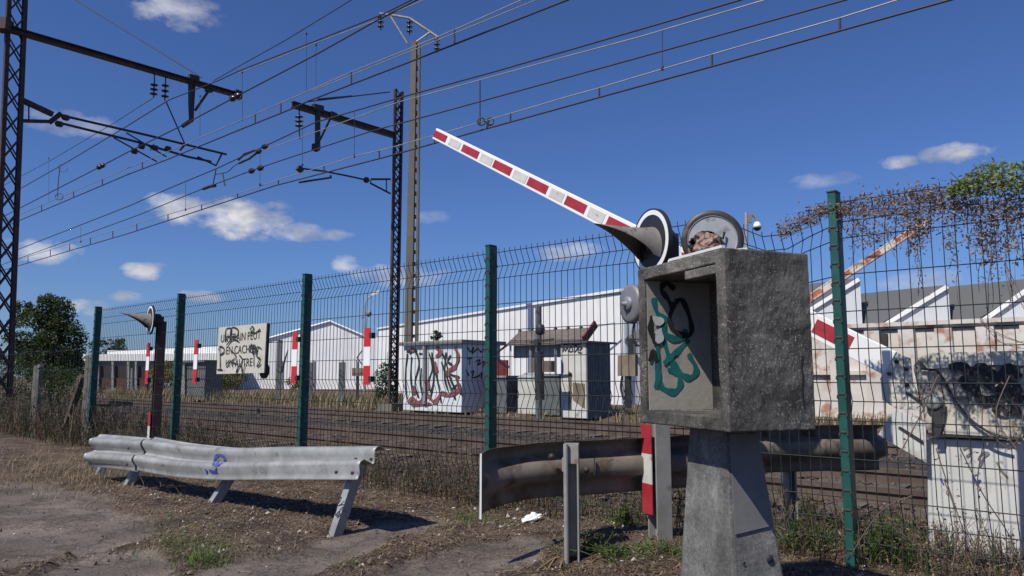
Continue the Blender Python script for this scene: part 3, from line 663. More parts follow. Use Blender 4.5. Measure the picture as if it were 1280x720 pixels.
gl=thing('guardrail',Wz(300,640),'pale galvanised crash barrier leaning back in front of the fence on leaning posts','guardrail',0,'steel crash barriers')
s1=[(W(112,583,7.2),R(15),1,1),(W(140,586,6.9),R(22),1,1),(W(173,590,6.55),R(28),1,1)]
s2=[(W(170,588,6.5),R(28),1,1),(W(215,596,6.15),R(36),1,1),(W(270,600,5.75),R(45),1,1),(W(330,600,5.35),R(50),1,1),(W(395,600,5.0),R(55),1,1),(W(447,600,4.72),R(58),1,1)]
wbeam(interp(s1),'rail_beam',M_galv,gl,-1); wb=wbeam(interp(s2,8),'rail_beam',M_galv,gl,-1)
q=interp(s2,8)[0]; q2=(q[0]+(s2[1][0]-s2[0][0]).normalized()*.018,q[1],1,1); wbeam([(q[0]-Vector((.003,.007,0)),q[1],1,1),(q2[0]-Vector((.003,.007,0)),q[1],1,1)],'joint_gap_shadow',M_dark,gl,-1)  # dark strip paints the shadow in the beam overlap
m=MB()
for u,v,d in ((423,589,4.80),(443,590,4.70),(447,573,4.92),(466,573,4.85),(165,560,6.52),(163,580,6.45)):
    q=W(u,v,d); m.lathe(q-Vector((.0,.055,0)),Vector((-.3,-.8,.5)),[(0,.012),(.008,.010),(.010,0)],8)
m.build('rail_bolts',M_dark,gl)
for (bu,bv,bd,tu,tv,td,dp) in ((416,664,4.8,438,596,4.90,.09),(262,630,5.85,283,600,5.93,.08),(157,606,6.84,166,584,6.9,.07),(120,594,7.6,127,578,7.7,.07)):
    m=MB(); b0=W(bu,bv,bd); t0=W(tu,tv,td)+Vector((.03,.05,.1))*(.6); b0=b0-(t0-b0).normalized()*.1
    q=A; m.bar(b0,t0,.055,.012,q); m.bar(b0+NN*.03,t0+NN*.03,.012,.06,q) ; m.bar(b0-A*.026+NN*.03,t0-A*.026+NN*.03,.008,.065,A); m.bar(b0+A*.026+NN*.03,t0+A*.026+NN*.03,.008,.065,A)
    m.build('leg',M_galv,gl)
# blue spray on beam & scrawl on leg
from mathutils.bvhtree import BVHTree
bpy.context.view_layer.update()
MW=world_of(wb); bv_=BVHTree.FromPolygons([MW@v.co for v in wb.data.vertices],[tuple(p.vertices) for p in wb.data.polygons])
def project(lines,wd_,nm,mt_,parent):
    m=MB()
    for i,l in enumerate(lines):
        vs=[]
        for u,v in smooth_pts(l,8):
            d=ray(u,v).normalized(); h=bv_.ray_cast(O,d)
            if h[0] is None: continue
            n_=h[1] if h[1].dot(d)<0 else -h[1]; vs.append((h[0]+n_*(.003+.0005*i),n_))
        P_=[]
        for k in range(len(vs)):
            t=(vs[min(k+1,len(vs)-1)][0]-vs[max(k-1,0)][0]); sd=t.cross(vs[k][1]).normalized()*wd_/2*(1+.3*math.sin(k*.8)); P_+=[vs[k][0]-sd,vs[k][0]+sd]
        m.add(P_,[(2*k,2*k+1,2*k+3,2*k+2) for k in range(len(vs)-1)])
    return m.build(nm,mt_,parent)
project([[(266,582),(270,571),(277,569),(282,574),(276,580),(268,582)],[(272,574),(270,588),(266,593)],[(258,586),(259,593)],[(262,588),(272,590)]],.020,'blue_graffiti',M_blue,gl)
pL_=W(426,630,4.82); strokes(MB(),[[(424,616),(421,624),(428,622),(422,632),(429,630)],[(422,634),(420,644),(426,638),(421,650),(418,654)]],.008,pL_-NN*.012,-NN,.004).build('black_scrawl',M_bspray,gl)

gr=thing('guardrail',Wz(715,708),'dark crash barrier seen from behind with flared white edged end, crossing before the box pedestal','guardrail',0,'steel crash barriers')
def lowz(u,vtop,d,h): q=W(u,vtop,d); return Vector((q.x,q.y,q.z-h))
s3=[(lowz(602,567,3.97,.335),R(0),1.08,.12),(lowz(612,561,4.03,.33),0,1.06,.35),(lowz(640,557,4.12,.32),0,1.03,.75),(lowz(680,553,4.2,.315),0,1.02,1),(lowz(740,550,4.31,.32),0,1.03,1),(lowz(800,547,4.42,.32),0,1.03,1),(lowz(860,544,4.52,.32),0,1.03,1),(lowz(905,542,4.58,.32),0,1.03,1)]
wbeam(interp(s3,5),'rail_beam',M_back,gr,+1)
m=MB(); q=interp(s3,5); n0=q[0][0]; m.bar(n0-Z*.0+Vector((-.004,-.002,0)),n0+Z*.335+Vector((-.004,-.002,0)),.010,.006,Vector((1,0,0))); m.build('flared_end_lit_edge',M_edge,gr)  # white bar imitates sunlight caught on the bare sheet edge
m=MB(); 
for u,v,d in ((689,570,4.22),(732,586,4.30)): m.lathe(W(u,v,d)-Vector((0,.04,0)),Vector((0,-1,.2)),[(0,.02),(.02,.018),(.03,.01),(.03,0)],8)
m.bar(W(743,573,4.30),W(743,594,4.30),.006,.01); m.build('splice_bolts',M_dark,gr)
pb=Wz(716,708); m=MB(); hp=W(716,559,3.88).z; Mr=Matrix.Rotation(R(-8),3,'Z')
m.tube([pb+Vector((-.033,-.01,-.05)),pb+Vector((-.033,-.01,hp))],.014,8); m.box(pb+Z*(hp/2-.05)+Vector((-.034,.03,0)),(.012,.075,hp+.1),Mr); m.box(pb+Z*(hp/2-.05)+Vector((.036,.03,0)),(.010,.085,hp+.1),Mr); m.box(pb+Z*(hp/2-.05)+Vector((.006,.071,0)),(.082,.006,hp+.1),Mr); m.box(pb+Z*(hp-.055)+Vector((.004,.0,0)),(.055,.004,.10),Mr); m.box(pb+Z*(hp-.12)+Vector((0,.24,0)),(.05,.34,.07),Mr)
m.build('rail_post',M_gpost,gr,bevel=.003)
g2=thing('guardrail',Wz(990,658),'low dark crash barrier behind the green fence, right of the concrete box','guardrail',0,'steel crash barriers')
s4=[(lowz(925,533,4.85,.31),0,1,1),(lowz(990,532,4.95,.31),0,1,1),(lowz(1050,531,5.0,.31),0,1,1),(lowz(1108,531,5.1,.31),0,1,1)]
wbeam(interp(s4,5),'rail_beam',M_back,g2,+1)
pb=Wz(990,657); m=MB(); hp=W(990,545,4.88).z; m.box(pb+Z*(hp/2-.15)+Vector((-.025,0,0)),(.022,.05,hp+.3)); m.box(pb+Z*(hp/2-.15)+Vector((.03,0,0)),(.012,.05,hp+.3)); m.box(pb+Z*(hp/2-.15)+Vector((.0,.03,0)),(.07,.006,hp+.3)); m.build('rail_post',M_gpost,g2)

# ---------------------------------------------------------------- strips and sign on the fence
for u,vt,vb,lab in ((458,410,481,'red and white reflector strip on the fence nearest the graffiti covered shed'),(367,416,479,'red and white reflector strip on the fence just right of the warning sign'),
                    (243,425,480,'red and white reflector strip on the fence in front of the dark cabinet'),(183,429,480,'red and white reflector strip on the fence just left of the rusty signal')):
    p=FP-.05; lo=Wp(u,vb,p); hi=Wp(u,vt,p); T_=thing('reflector_strip',lo,lab,'reflector strip',TH,'reflector strips clamped to the fence')
    Mr=Matrix.Rotation(TH,3,'Z'); hh=hi.z-lo.z
    m=MB(); strip(m,lo,.088,hh,.006,Mr); m.build('strip_plate',[M_red2,M_edge],T_)
    for zz in (.86,.1):
        m=MB(); m.bar(lo+Z*hh*zz+A*.045,lo+Z*hh*zz+A*.085,.04,.05); m.build('clamp',M_dark,T_)
p=FP-.045; cs=[Wp(273.7,409.4,p),Wp(333.3,403.7,p),Wp(330,466,p),Wp(270.6,467.5,p)]
T_=thing('warning_sign',cs[3],'cream rectangular notice in black capitals, scribbled over with black tags','sign',TH)
m=MB(); m.prism(cs,NN*.03); m.prism([cs[1],cs[1]+A*.02-Z*.01,cs[2]+A*.02,cs[2]],NN*.03,1); m.build('sign_board',[mat('cream_enamel',(.50,.48,.41),(.58,.56,.49),4,.6,c3=(.40,.37,.3),s3=9,p3=(.6,.75)),M_dark],T_)
def txt(s,u0,v0,u1,v1,ht,parent,sx=.6):
    cu=bpy.data.curves.new('lettering','FONT'); cu.body=s; cu.size=1; to=bpy.data.objects.new('lettering',cu); COL.objects.link(to)
    dg=bpy.context.evaluated_depsgraph_get(); me=bpy.data.meshes.new_from_object(to.evaluated_get(dg)); bpy.data.objects.remove(to)
    P0=Wp(u0,v0,p-.004); P1=Wp(u1,v1,p-.004); ex=(P1-P0); mxx=max(v.co.x for v in me.vertices); exn=ex/mxx
    for v in me.vertices: q=P0+exn*v.co.x+Z*v.co.y*ht/.7; v.co=world_of(parent).inverted()@q
    me.materials.append(M_bspray); o=bpy.data.objects.new('lettering',me); COL.objects.link(o); o.parent=parent; return o
txt("UN TRAIN PEUT",275.5,428,325.5,423.5,.088,T_); txt("EN CACHER",282,443,320,440.5,.088,T_); txt("UN AUTRE",281.5,459.5,315,457.5,.088,T_)
sc=[[(283,428),(283,412),(290,411),(288,420),(284,421)],[(288,427),(290,410),(298,412),(297,420),(291,421),(298,427)],[(313,412),(316,408),(318,412),(314,415),(320,416),(326,411)],[(274,438),(276,433),(281,436),(280,441),(275,444)],[(276,434),(276,462)],[(272,462),(279,462)],[(290,438),(296,446),(290,452),(298,456),(296,466),(302,455),(304,466),(308,454)],[(300,444),(304,450),(299,460)],[(312,438),(316,430),(317,443),(320,432),(322,446)],[(318,458),(319,440),(323,438)],[(328,436),(323,434),(322,446),(326,448),(322,458),(327,454)],[(288,450),(284,456)],[(284,432),(292,424),(300,427)]]
strokes(MB(),sc,.016,NN*p,-NN,.008,k=4).build('black_tags',M_bspray,T_)
rd=thing('round_sign_back',Wp(331,463,FP+.14),'small dark round plate hanging below the corner of the cream notice','sign back',TH)
m=MB(); m.lathe(Wp(330.5,463,FP+.15),-NN,[(-.01,0),(-.01,.088),(.01,.09),(.012,.07),(.012,0)],24); m.bar(Wp(331,463,FP+.10),Wp(331,458,FP+.10),.03,.03); m.build('round_plate',M_dark,rd)

# ---------------------------------------------------------------- overhead line masts
def lattice(T_,base,top,wd,dp,nx_,matl,step=.45,ch=.09):
    ax=(top-base); H=ax.length; ax.normalize(); m=[None,None]
    for k,sg_ in enumerate((-1,1)):
        q=MB(); off=nx_*sg_*wd/2; y=ax.cross(nx_).normalized()
        q.bar(base+off,top+off,.014,dp,nx_); 
        for s in (-1,1): q.bar(base+off+y*s*dp/2-nx_*sg_*ch/2,top+off+y*s*dp/2-nx_*sg_*ch/2,ch,.014,nx_)
        q.build('mast_leg',matl,T_)
    q=MB(); y=ax.cross(nx_).normalized(); n=int(H/step)
    for s in (-1,1):
        for i in range(n):
            z0,z1=i*H/n,(i+1)*H/n; a0=-1 if i%2 else 1
            for f in ((a0,-a0),(-a0,a0)): q.bar(base+ax*z0+nx_*f[0]*wd/2.3+y*s*(dp/2+.008*(1+f[0])),base+ax*z1+nx_*f[1]*wd/2.3+y*s*(dp/2+.008*(1+f[0])),.04,.008,nx_)
    q.build('lacing',matl,T_)
def insul(m,a,b_,r=.09,n=4):
    a=Vector(a); b_=Vector(b_); d=b_-a; L_=d.length
    m.tube([a,b_],.02,6)
    for i in range(n):
        c=a+d*((i+.8)/(n+.6)); m.lathe(c,d,[(-.03,.02),(-.01,r),(.015,r*.9),(.035,.025)],12)
# mast 1
D1=18.0; P1=W(22,0,D1); 
B1=W(2,500,D1); B1.z=-.1; T1=W(24,-70,D1)
m1=thing('overhead_line_mast',B1,'tall dark lattice mast at the left edge with a long boom over the tracks','overhead line mast',0,'overhead line masts')
lattice(m1,B1,T1,.44,.14,NN,M_mast,.62)
def pl1(u,v): return plane(u,v,B1+(T1-B1)*.6,A)
m=MB(); a,b_=pl1(33,40),pl1(301,118); m.bar(a-NN*.5,b_,.20,.02,A); m.bar(a-NN*.5-Z*.12,b_-Z*.11,.20,.02,A); m.bar(a-NN*.5-Z*.06,b_-Z*.055,.05,.12,A); m.box(a-NN*.5,(.3,.3,.3)); m.build('boom',M_mast,m1)
m=MB(); m.bar(pl1(27,125),pl1(66,143),.12,.12,A); m.bar(pl1(27,151),pl1(64,152),.08,.08,A); m.bar(pl1(62,153),pl1(76,142),.12,.12,A); m.tube([pl1(36,130),pl1(36,150)],.02); m.build('arm_bracket',M_mast,m1)
m=MB(); m.tube([pl1(76,144),pl1(180,168),pl1(283,193)],.035,6); m.tube([pl1(72,153),pl1(170,177),pl1(235,196),pl1(264,202)],.035,6); m.tube([pl1(247,196),pl1(270,207),pl1(277,193)],.03,6); m.tube([pl1(158,166),pl1(208,196)],.022,6); m.tube([pl1(142,172),pl1(196,202)],.022,6); m.tube([pl1(188,188),pl1(192,180)],.015); m.tube([pl1(225,188),pl1(232,180)],.03); m.tube([pl1(208,128),pl1(231,180)],.022,6); m.build('registration_tubes',M_dark,m1)
m=MB(); 
for u in (193,207):
    m=MB(); tp_=pl1(u,88+ (u-193)*.28); m.tube([tp_,pl1(u,103)],.02); insul(m,pl1(u,102),pl1(u-1,122 if u<200 else 126),.11,3); m.build('hanging_insulator',M_ins,m1)
for u,v in ((210,186),(177,183),(168,189),(194,185)): m=MB(); m.lathe(pl1(u,v)-A*.0,NN,[(-.09,.03),(-.06,.08),(.06,.08),(.09,.03)],8); m.build('arm_insulator',M_ins,m1)
for u,v in ((82,147),(74,155)): m=MB(); m.lathe(pl1(u,v),NN,[(-.10,.03),(-.06,.08),(.06,.08),(.10,.03)],8); m.build('arm_insulator',M_ins,m1)
m=MB(); m.bar(pl1(236,97),pl1(248,100),.16,.2,A); m.tube([pl1(238,100),pl1(238,130),pl1(239,152)],.07,6); m.tube([pl1(243,100),pl1(241,130),pl1(240,152)],.05,6); m.tube([pl1(262,112),pl1(244,138)],.04,6); m.bar(pl1(257,111),pl1(265,113),.14,.14,A); m.bar(pl1(293,117),pl1(301,120),.2,.25,A); m.tube([pl1(240,150),pl1(228,158)],.06,6); m.build('suspension_bracket',M_dark,m1)
# mast 2
B2=W(491,507,25); B2.z=-.1; T2=W(492,113,25)
m2=thing('overhead_line_mast',B2,'reddish brown lattice mast beyond the tracks in front of the concrete pole','overhead line mast',0,'overhead line masts')
lattice(m2,B2,Vector((B2.x,B2.y,T2.z)),.36,.10,NN,M_mast,.42,.06)
def pl2(u,v): return plane(u,v,B2,A)
m=MB(); a,b_=pl2(492,166),pl2(365,127); m.bar(a,b_,.16,.02,A); m.bar(a-Z*.17,b_-Z*.17,.16,.02,A); m.bar(a-Z*.085,b_-Z*.085,.04,.17,A); m.build('boom',M_mast,m2)
m=MB(); m.tube([pl2(397,124),pl2(440,120)],.03); m.tube([pl2(385,127),pl2(487,115)],.022,6); m.build('stay_rod',M_dark,m2)
m=MB(); m.bar(pl2(391,134),pl2(403,137),.18,.2,A); m.tube([pl2(397,138),pl2(397,180)],.09,8); m.tube([pl2(414,146),pl2(400,175)],.035,6); m.bar(pl2(412,143),pl2(419,146),.18,.2,A); m.lathe(pl2(395,184),Z,[(-.14,.05),(-.08,.14),(.08,.14),(.12,.05)],8); m.build('suspension_bracket',M_dark,m2)
m=MB(); m.tube([pl2(374,134),pl2(374,144)],.02); insul(m,pl2(374,142),pl2(374,162),.13,3); m.tube([pl2(374,162),pl2(375,174)],.02); m.build('hanging_insulator',M_ins,m2)
m=MB(); m.tube([pl2(488,224),pl2(464,224),pl2(463,229),pl2(488,242)],.035,6); m.tube([pl2(483,224),pl2(483,240)],.02); m.tube([pl2(462,226),pl2(440,221),pl2(405,214),pl2(373,210)],.03,6); m.lathe(pl2(458,225),NN,[(-.1,.04),(-.05,.10),(.05,.10),(.1,.04)],8); m.bar(pl2(372,209),pl2(378,214),.12,.16,A); m.tube([pl2(413,219),pl2(414,222),pl2(374,228)],.035,6); m.build('registration_arm',M_dark,m2)
m=MB(); m.bar(pl2(483.5,440)-A*.02,pl2(483.5,454)-A*.02,.12,.02,A); m.build('number_plate',M_white,m2)
m=MB(); m.box(Vector((B2.x,B2.y,-.05)),(.7,.7,.3),Matrix.Rotation(TH,3,'Z')); m.build('mast_footing',M_pole,m2)
# concrete feeder pole
BPl=W(513,500,28); BPl.z=-.1; TPl=W(512,54,28)
cp=thing('feeder_pole',BPl,'tall slotted concrete pole with bent crossarm and three hanging insulators','feeder pole')
q=MB(); top=Vector((BPl.x+.0,BPl.y,TPl.z)); bs=BPl
for sg_,mi in ((-1,0),(1,0)):
    vs=[]
    for P_,hw in ((bs,.27),(top,.17)):
        x0,x1=(-hw,hw*.15) if sg_<0 else (hw*.62,hw)
        for x,y in ((x0,-.18),(x1,-.18),(x1,.18),(x0,.18)): vs.append(P_+Vector((x,y,0)))
    q.add(vs,[(3,2,1,0),(4,5,6,7),(0,1,5,4),(1,2,6,5),(2,3,7,6),(3,0,4,7)])
for i in range(34):
    z=i*.46+.2; 
    if z<TPl.z: q.box(Vector((BPl.x+.08,BPl.y+.02,z)),(.16,.22,.12))
q.build('pole_shaft',M_pole,cp)
def pl3(u,v): return W(u,v,28)
m=MB(); m.tube([pl3(474.5,17),pl3(488,18.5),pl3(511.6,22.6),pl3(537,39.5),pl3(548,47)],.055,6,sm=False); m.tube([pl3(488,20),pl3(509,54)],.045,6); m.tube([pl3(537,41),pl3(517,55)],.045,6); m.build('crossarm',M_galvd,cp)
for u,v in ((476,18),(512,24),(546.5,46)):
    m=MB(); insul(m,pl3(u,v),pl3(u,v+20),.13,3); m.build('insulator',M_ins,cp)

# ---------------------------------------------------------------- overhead wires
def ext(P,l0=60,l1=25):
    P=[Vector(p) for p in P]; a=(P[0]-P[1]).normalized(); b_=(P[-1]-P[-2]).normalized(); return [P[0]+a*l0]+P+[P[-1]+b_*l1]
def wire(name,uv,p,r,matl,parent,l0=60,l1=12,label=None):
    m=MB(); m.tube(ext([Wp(u,v,p) for u,v in uv],l0,l1),r,5); o=m.build(name,matl,parent)
    if label: tag(o,label)
    return o
far=thing('overhead_line',Wp(640,156,12.2),'overhead line of the far track, lower set of wires with short droppers','overhead line',0,'overhead contact lines')
wire('contact_wire',[(17,334),(160,292),(240,266),(344,232),(483,196),(609,160.6),(749,121.7),(890,83),(1187,0)],12.2,.020,M_cable,far)
aux=[(17,326),(160,283),(210,268),(252,256),(297,242),(348,225),(410,206),(444,195),(483,186),(569,162),(638,142),(709,121),(749,110),(800,94.7),(912,61.6),(1050,22.5),(1122,0)]
wire('auxiliary_wire',aux,12.2,.013,M_copper,far)
wire('messenger_wire',[(22,312),(160,258),(210,236),(270,211),(330,183),(394,153),(500,122),(620,89),(800,36.8),(925,0)],12.2,.020,M_cable,far)
wire('auxiliary_messenger',[(336,186),(500,127),(560,111),(680,78),(800,46),(956,0)],12.2,.013,M_copper,far,l0=.1)
def yat(uv,u):
    for (a,b_),(c,d) in zip(uv,uv[1:]):
        if a<=u<=c: return b_+(d-b_)*(u-a)/(c-a)
    return uv[-1][1]
CWf=[(17,334),(160,292),(240,266),(344,232),(483,196),(609,160.6),(749,121.7),(890,83),(1187,0)]
for u in (35,63,87,113,141,171,210,252,297,348,405,474,543,638,749,890,1050):
    m=MB(); m.tube([Wp(u,yat(aux,u),12.2),Wp(u,yat(CWf,u),12.2)],.020,5); m.build('short_dropper',M_dark,far)
for u,v0,v1 in ((232,228,262),(325,188,231),(378,160,206),(443,140,195),(101,283,302),(600,101,152),(828,38,85)):
    m=MB(); m.tube([Wp(u,v0,12.2),Wp(u,v1,12.2)],.007 if u!=600 else .014,4); m.lathe(Wp(u,v1,12.2),Z,[(-.05,.02),(0,.035),(.05,.02)],6); m.build('long_dropper',M_dark,far)
m=MB(); c=Wp(607,152,12.2)
for a_ in (0,1): m.tube([c+Vector((math.cos(k*.6)*.09-(.10 if a_ else -.1),0,math.sin(k*.6)*.09)) for k in range(11)],.018,5,cap=False)
m.bar(Wp(609,160,12.2),Wp(611,150,12.2),.05,.06); m.build('wire_tensioner',M_dark,far)
for (u,v) in ((332,183),(324,189)): 
    m=MB(); m.lathe(Wp(u,v,12.2),A,[(-.16,.03),(-.10,.085),(-.04,.05),(.02,.09),(.12,.03)],8); m.build('line_insulator',M_ins,far)
m=MB(); m.tube([Wp(u,v,12.2) for u,v in ((299,204),(312,198),(322,190))],.04,5); m.tube([Wp(u,v,12.2) for u,v in ((298,200),(306,192),(318,188))],.035,5); m.tube([Wp(u,v,12.2) for u,v in ((254,236),(262,233),(269,232))],.06,5); m.tube([Wp(270,212,12.2),Wp(266,232,12.2)],.02,5); m.tube([Wp(278,216,12.2),Wp(281,232,12.2)],.025,5); m.tube(smooth_pts([tuple(Wp(u,v,12.2)) for u,v in ((270,218),(284,215),(292,208),(300,203))],4),.015,5); m.build('turnbuckles',M_dark,far)
fd=thing('feeder_wire',Wp(640,118,11.6),'dark single feeder wire with two insulators, just left of the brown mast boom','overhead wire')
wire('feeder_conductor',[(17,325.5),(160,273.6),(180,266),(253,236),(315,213),(353,200),(464,164),(560,138),(800,71.5),(1056,0)],11.6,.017,M_cable,fd)
for u,v in ((315,213.5),(326,210)):
    m=MB(); m.lathe(Wp(u,v,11.6),A,[(-.16,.03),(-.08,.085),(-.03,.05),(.03,.09),(.14,.03)],8); m.build('line_insulator',M_ins,fd)
near=thing('overhead_line',Wp(500,82,8.15),'overhead line of the near track, passing in front of the concrete pole crossarm','overhead line',0,'overhead contact lines')
CWn=[(21,277),(80,252),(160,218),(211,198.6),(300,162),(367,135),(386,126),(500,82),(560,58.6),(620,35),(709,0)]
wire('contact_wire',CWn,8.15,.016,M_cable,near,l1=8)
aun=[(25,268),(160,210),(211,189),(300,151),(392,111),(439,90),(508,62.5),(578,33),(652,0)]
wire('auxiliary_wire',aun,8.15,.011,M_copper,near,l1=8)
wire('auxiliary_wire',[(392,113),(439,94),(508,66),(560,45),(670,0)],8.15,.009,M_copper,near,l0=.1,l1=8)
MSn=[(25,236),(76,207),(89,199.5),(155,160),(211,125),(272,101),(300,88),(405,47),(478,18),(514,0)]
wire('messenger_wire',MSn,8.15,.014,M_cable,near,l1=8)
wire('auxiliary_messenger',[(300,91),(394,54),(467,27),(530,0)],8.15,.010,M_copper,near,l0=.1,l1=8)
for u in (52,92,128,178,319,351,439,568):
    m=MB(); m.tube([Wp(u,yat(aun,u),8.15),Wp(u,yat(CWn,u),8.15)],.016,5); m.build('short_dropper',M_dark,near)
for u,v0,v1 in ((61,198,251),(383,42,114),(395,56,107),(303,90,152),(250,120,169)):
    m=MB(); m.tube([Wp(u,v0,8.15),Wp(u,v1,8.15)],.005,4); m.lathe(Wp(u,v0,8.15),Z,[(-.03,.01),(0,.025),(.03,.01)],6); m.build('long_dropper',M_dark,near)
m=MB(); m.tube([Wp(75,209,8.15),Wp(73,225,8.15),Wp(72,246,8.15)],.014,5); m.tube([Wp(72+5*math.cos(k*.7)+2,246+4*math.sin(k*.7),8.15) for k in range(10)],.012,5,cap=False); m.tube([Wp(79+6*math.cos(k*.7),210+5*math.sin(k*.7),8.15) for k in range(8)],.006,4,cap=False); m.build('jumper_loop',M_dark,near)
w2=thing('feeder_wire',Wp(400,66,7.6),'dark single wire anchored on the tip of the left boom','overhead wire')
GW=[(21,262),(122,210),(160,190),(230,155.6),(300,118),(397,67),(472,25),(521,0)]
wire('feeder_conductor',GW,7.6,.015,M_cable,w2,l1=8)
for u,v in ((297,120),(291,123),(128,207),(124,209)):
    m=MB(); m.lathe(Wp(u,v,7.6),A,[(-.09,.02),(-.04,.07),(.04,.07),(.09,.02)],8); m.build('line_insulator',M_ins,w2)
w3=thing('stay_wire',Wp(400,25,8.6),'highest thin wire rising to the top edge right of the left boom','overhead wire')
wire('stay_conductor',[(272,98),(300,82),(355.6,51),(439,0)],8.6,.011,M_cable,w3,l0=.2,l1=8)
w4=thing('guy_wire',Wp(160,40,9.6),'thin dark wire slanting from the top left down onto the left boom','overhead wire')
m=MB(); m.tube([pl1(252,97),Wp(94,0,9.6),Wp(94,0,9.6)+(Wp(94,0,9.6)-pl1(252,97)).normalized()*8],.018,5); m.build('guy_conductor',M_cable,w4)
w5=thing('feeder_wire',Wp(100,180,8.4),'thin wire ending at the first small insulator under the left boom','overhead wire')
wire('feeder_conductor',[(25,221),(65,199.5),(142,154),(189,124)],8.4,.009,M_cable,w5,l1=.1)

# ---------------------------------------------------------------- buildings
def wall(m,u0,vt0,u1,vt1,d0,d1,zb_=-.2,thk=.3,mi=0):
    a=W(u0,vt0,d0); b_=W(u1,vt1,d1); m.prism([Vector((a.x,a.y,zb_)),Vector((b_.x,b_.y,zb_)),b_,a],Vector((0,thk,0)),mi)
wh=thing('warehouse',W(790,480,27).xy.to_3d(),'long white clad warehouse with sloping roofline behind the brown roofed shelter','warehouse')
rd_=Vector((-.504,.864,0)); c0=W(779,363.5,27.2); c1=c0+rd_*26; c0b=Vector((c0.x,c0.y,0))
m=MB(); zt_=c0.z; x2=c0+Vector((.864,.504,0))*18
m.prism([Vector((c0.x,c0.y,-.3)),Vector((c1.x,c1.y,-.3)),Vector((x2.x+rd_.x*26,x2.y+rd_.y*26,-.3)),Vector((x2.x,x2.y,-.3))],Z*(zt_+.3)); m.build('cladding',M_ware,wh)
m=MB(); m.bar(c0+Z*.03-Vector((.03,.03,0)),c1+Z*.03-Vector((.03,.03,0)),.12,.10); m.bar(c0+Z*.03,x2+Z*.03,.12,.10); m.build('roof_trim',M_edge,wh)
m=MB()
for u,v0,v1 in ((778,364,505),(768,403,505),(795,400,505)): m.bar(W(u,v0,26.9),W(u,v1,26.9),.05,.04)
m.bar(W(745,408,27.5),W(768,404,26.95),.04,.05)
m.build('panel_joint',mat('joint_grey',(.35,.36,.38),None),wh)
gw=thing('warehouse',W(412,480,60).xy.to_3d(),'white gabled warehouse between the warning sign and the brown mast','warehouse')
m=MB(); g_=[W(235,444,60),W(328,425,60),W(412.5,401,60),W(453,419,60),W(520,424,60)]
m.prism([Vector((g_[0].x,60,-.3))]+[Vector((q.x,60,q.z)) for q in g_]+[Vector((g_[-1].x,60,-.3))],Vector((-6,30,0))); m.build('cladding',M_ware,gw)
m=MB(); m.tube([W(328,425,59.9),W(412.5,401.5,59.9),W(453,419,59.9)],.09,4,sm=False)
m.build('roof_trim',M_edge,gw)
m=MB()
for u in (352,378,392,428,446): m.bar(W(u,450,59.9),W(u,488,59.9),.12,.05)
m.build('downpipe',M_grey,gw)
lb=thing('low_building',W(180,480,55).xy.to_3d(),'low grey building with white fascia and brown shuttered openings at the left','building')
m=MB(); wall(m,104,451,268,452,55,55,-.3,10); m.build('grey_wall',M_grey,lb)
m=MB(); a,b_=W(103,443,54.7),W(272,441.5,54.7); m.prism([Vector((a.x,54.7,W(100,451,54.7).z)),Vector((b_.x,54.7,W(100,451,54.7).z)),b_,a],Vector((0,11,0))); a,b_=W(134,441,57),W(272,433,57); m.prism([Vector((a.x,57,a.z-.4)),Vector((b_.x,57,b_.z-.8)),b_,W(150,438,57),W(134,438,57)],Vector((0,8,0))); m.build('white_fascia',M_ware,lb)
for u0,u1,v0,v1 in ((122,159,457,492),(172,184,458,490),(196,208,458,470)):
    m=MB(); a,b_=W(u0,v0,54.9),W(u1,v1,54.9); m.box(((a.x+b_.x)/2,54.95,(a.z+b_.z)/2),(b_.x-a.x,.1,a.z-b_.z)); m.box(((a.x+b_.x)/2,54.85,(a.z+b_.z)/2-.35),(b_.x-a.x-.1,.08,(a.z-b_.z)*.45),mi=1); m.build('shutter_opening',[M_shadow,M_brown],lb)
m=MB()
for u in (106,122.5,141,160.5,170): m.bar(W(u,452,54.7),W(u,494,54.7),.16,.10)
m.build('pillar',M_gpost,lb)
# sawtooth factory on the right
PF=20.0
fa=thing('sawtooth_factory',Wp(1150,520,PF).xy.to_3d(),'old whitewashed brick factory with grey sawtooth roofs at the right','factory')
def wtop(u): return 411.5-(u-1065)*.0605
m=MB(); poly(m,[(985,wtop(985)),(1420,wtop(1420)),(1420,560),(985,520)],PF,.4); m.v=[]; m.f=[]; m.mi=[]; m.sm=[]
a=Wp(980,wtop(980),PF); b_=Wp(1400,wtop(1400),PF); zt2=Wp(1150,wtop(1150),PF).z
a.z=b_.z=zt2; m.prism([Vector((a.x,a.y,-.3)),Vector((b_.x,b_.y,-.3)),b_,a],NN*.4); m.build('brick_wall',M_brickw,fa)
m=MB(); m.bar(a-NN*.05+Z*.04,b_-NN*.05+Z*.04,.14,.10); m.bar(a-NN*.015-Z*.10,b_-NN*.015-Z*.10,.05,.05,mi=1); q0=Wp(1060,466,PF).z; m.bar(Vector((a.x,a.y,q0))-NN*.03,Vector((b_.x,b_.y,q0))-NN*.03,.16,.1); m.build('cornice',[M_brickw,M_shadow],fa)  # dark strip below the top moulding is its shadow, painted in
for u in (1048,1093,1136,1182,1234,1290):
    m=MB(); q=Wp(u,440,PF); m.bar(Vector((q.x,q.y,-.2))-NN*.06,Vector((q.x,q.y,zt2-.1))-NN*.06,.36,.18,A); m.build('pilaster',M_brickw,fa)
for u0,v0,v1 in ((1102.5,417,438),(1237,415,438),(1168,0,0)):
    if v0==0: continue
    m=MB(); a1,b1=Wp(u0,v0,PF-.03),Wp(u0,v1,PF-.03); m.bar(a1,b1,.26,.10,A); m.build('window_slot',M_shadow,fa)
rr_=Vector((-.52,.854,0)).normalized()*24
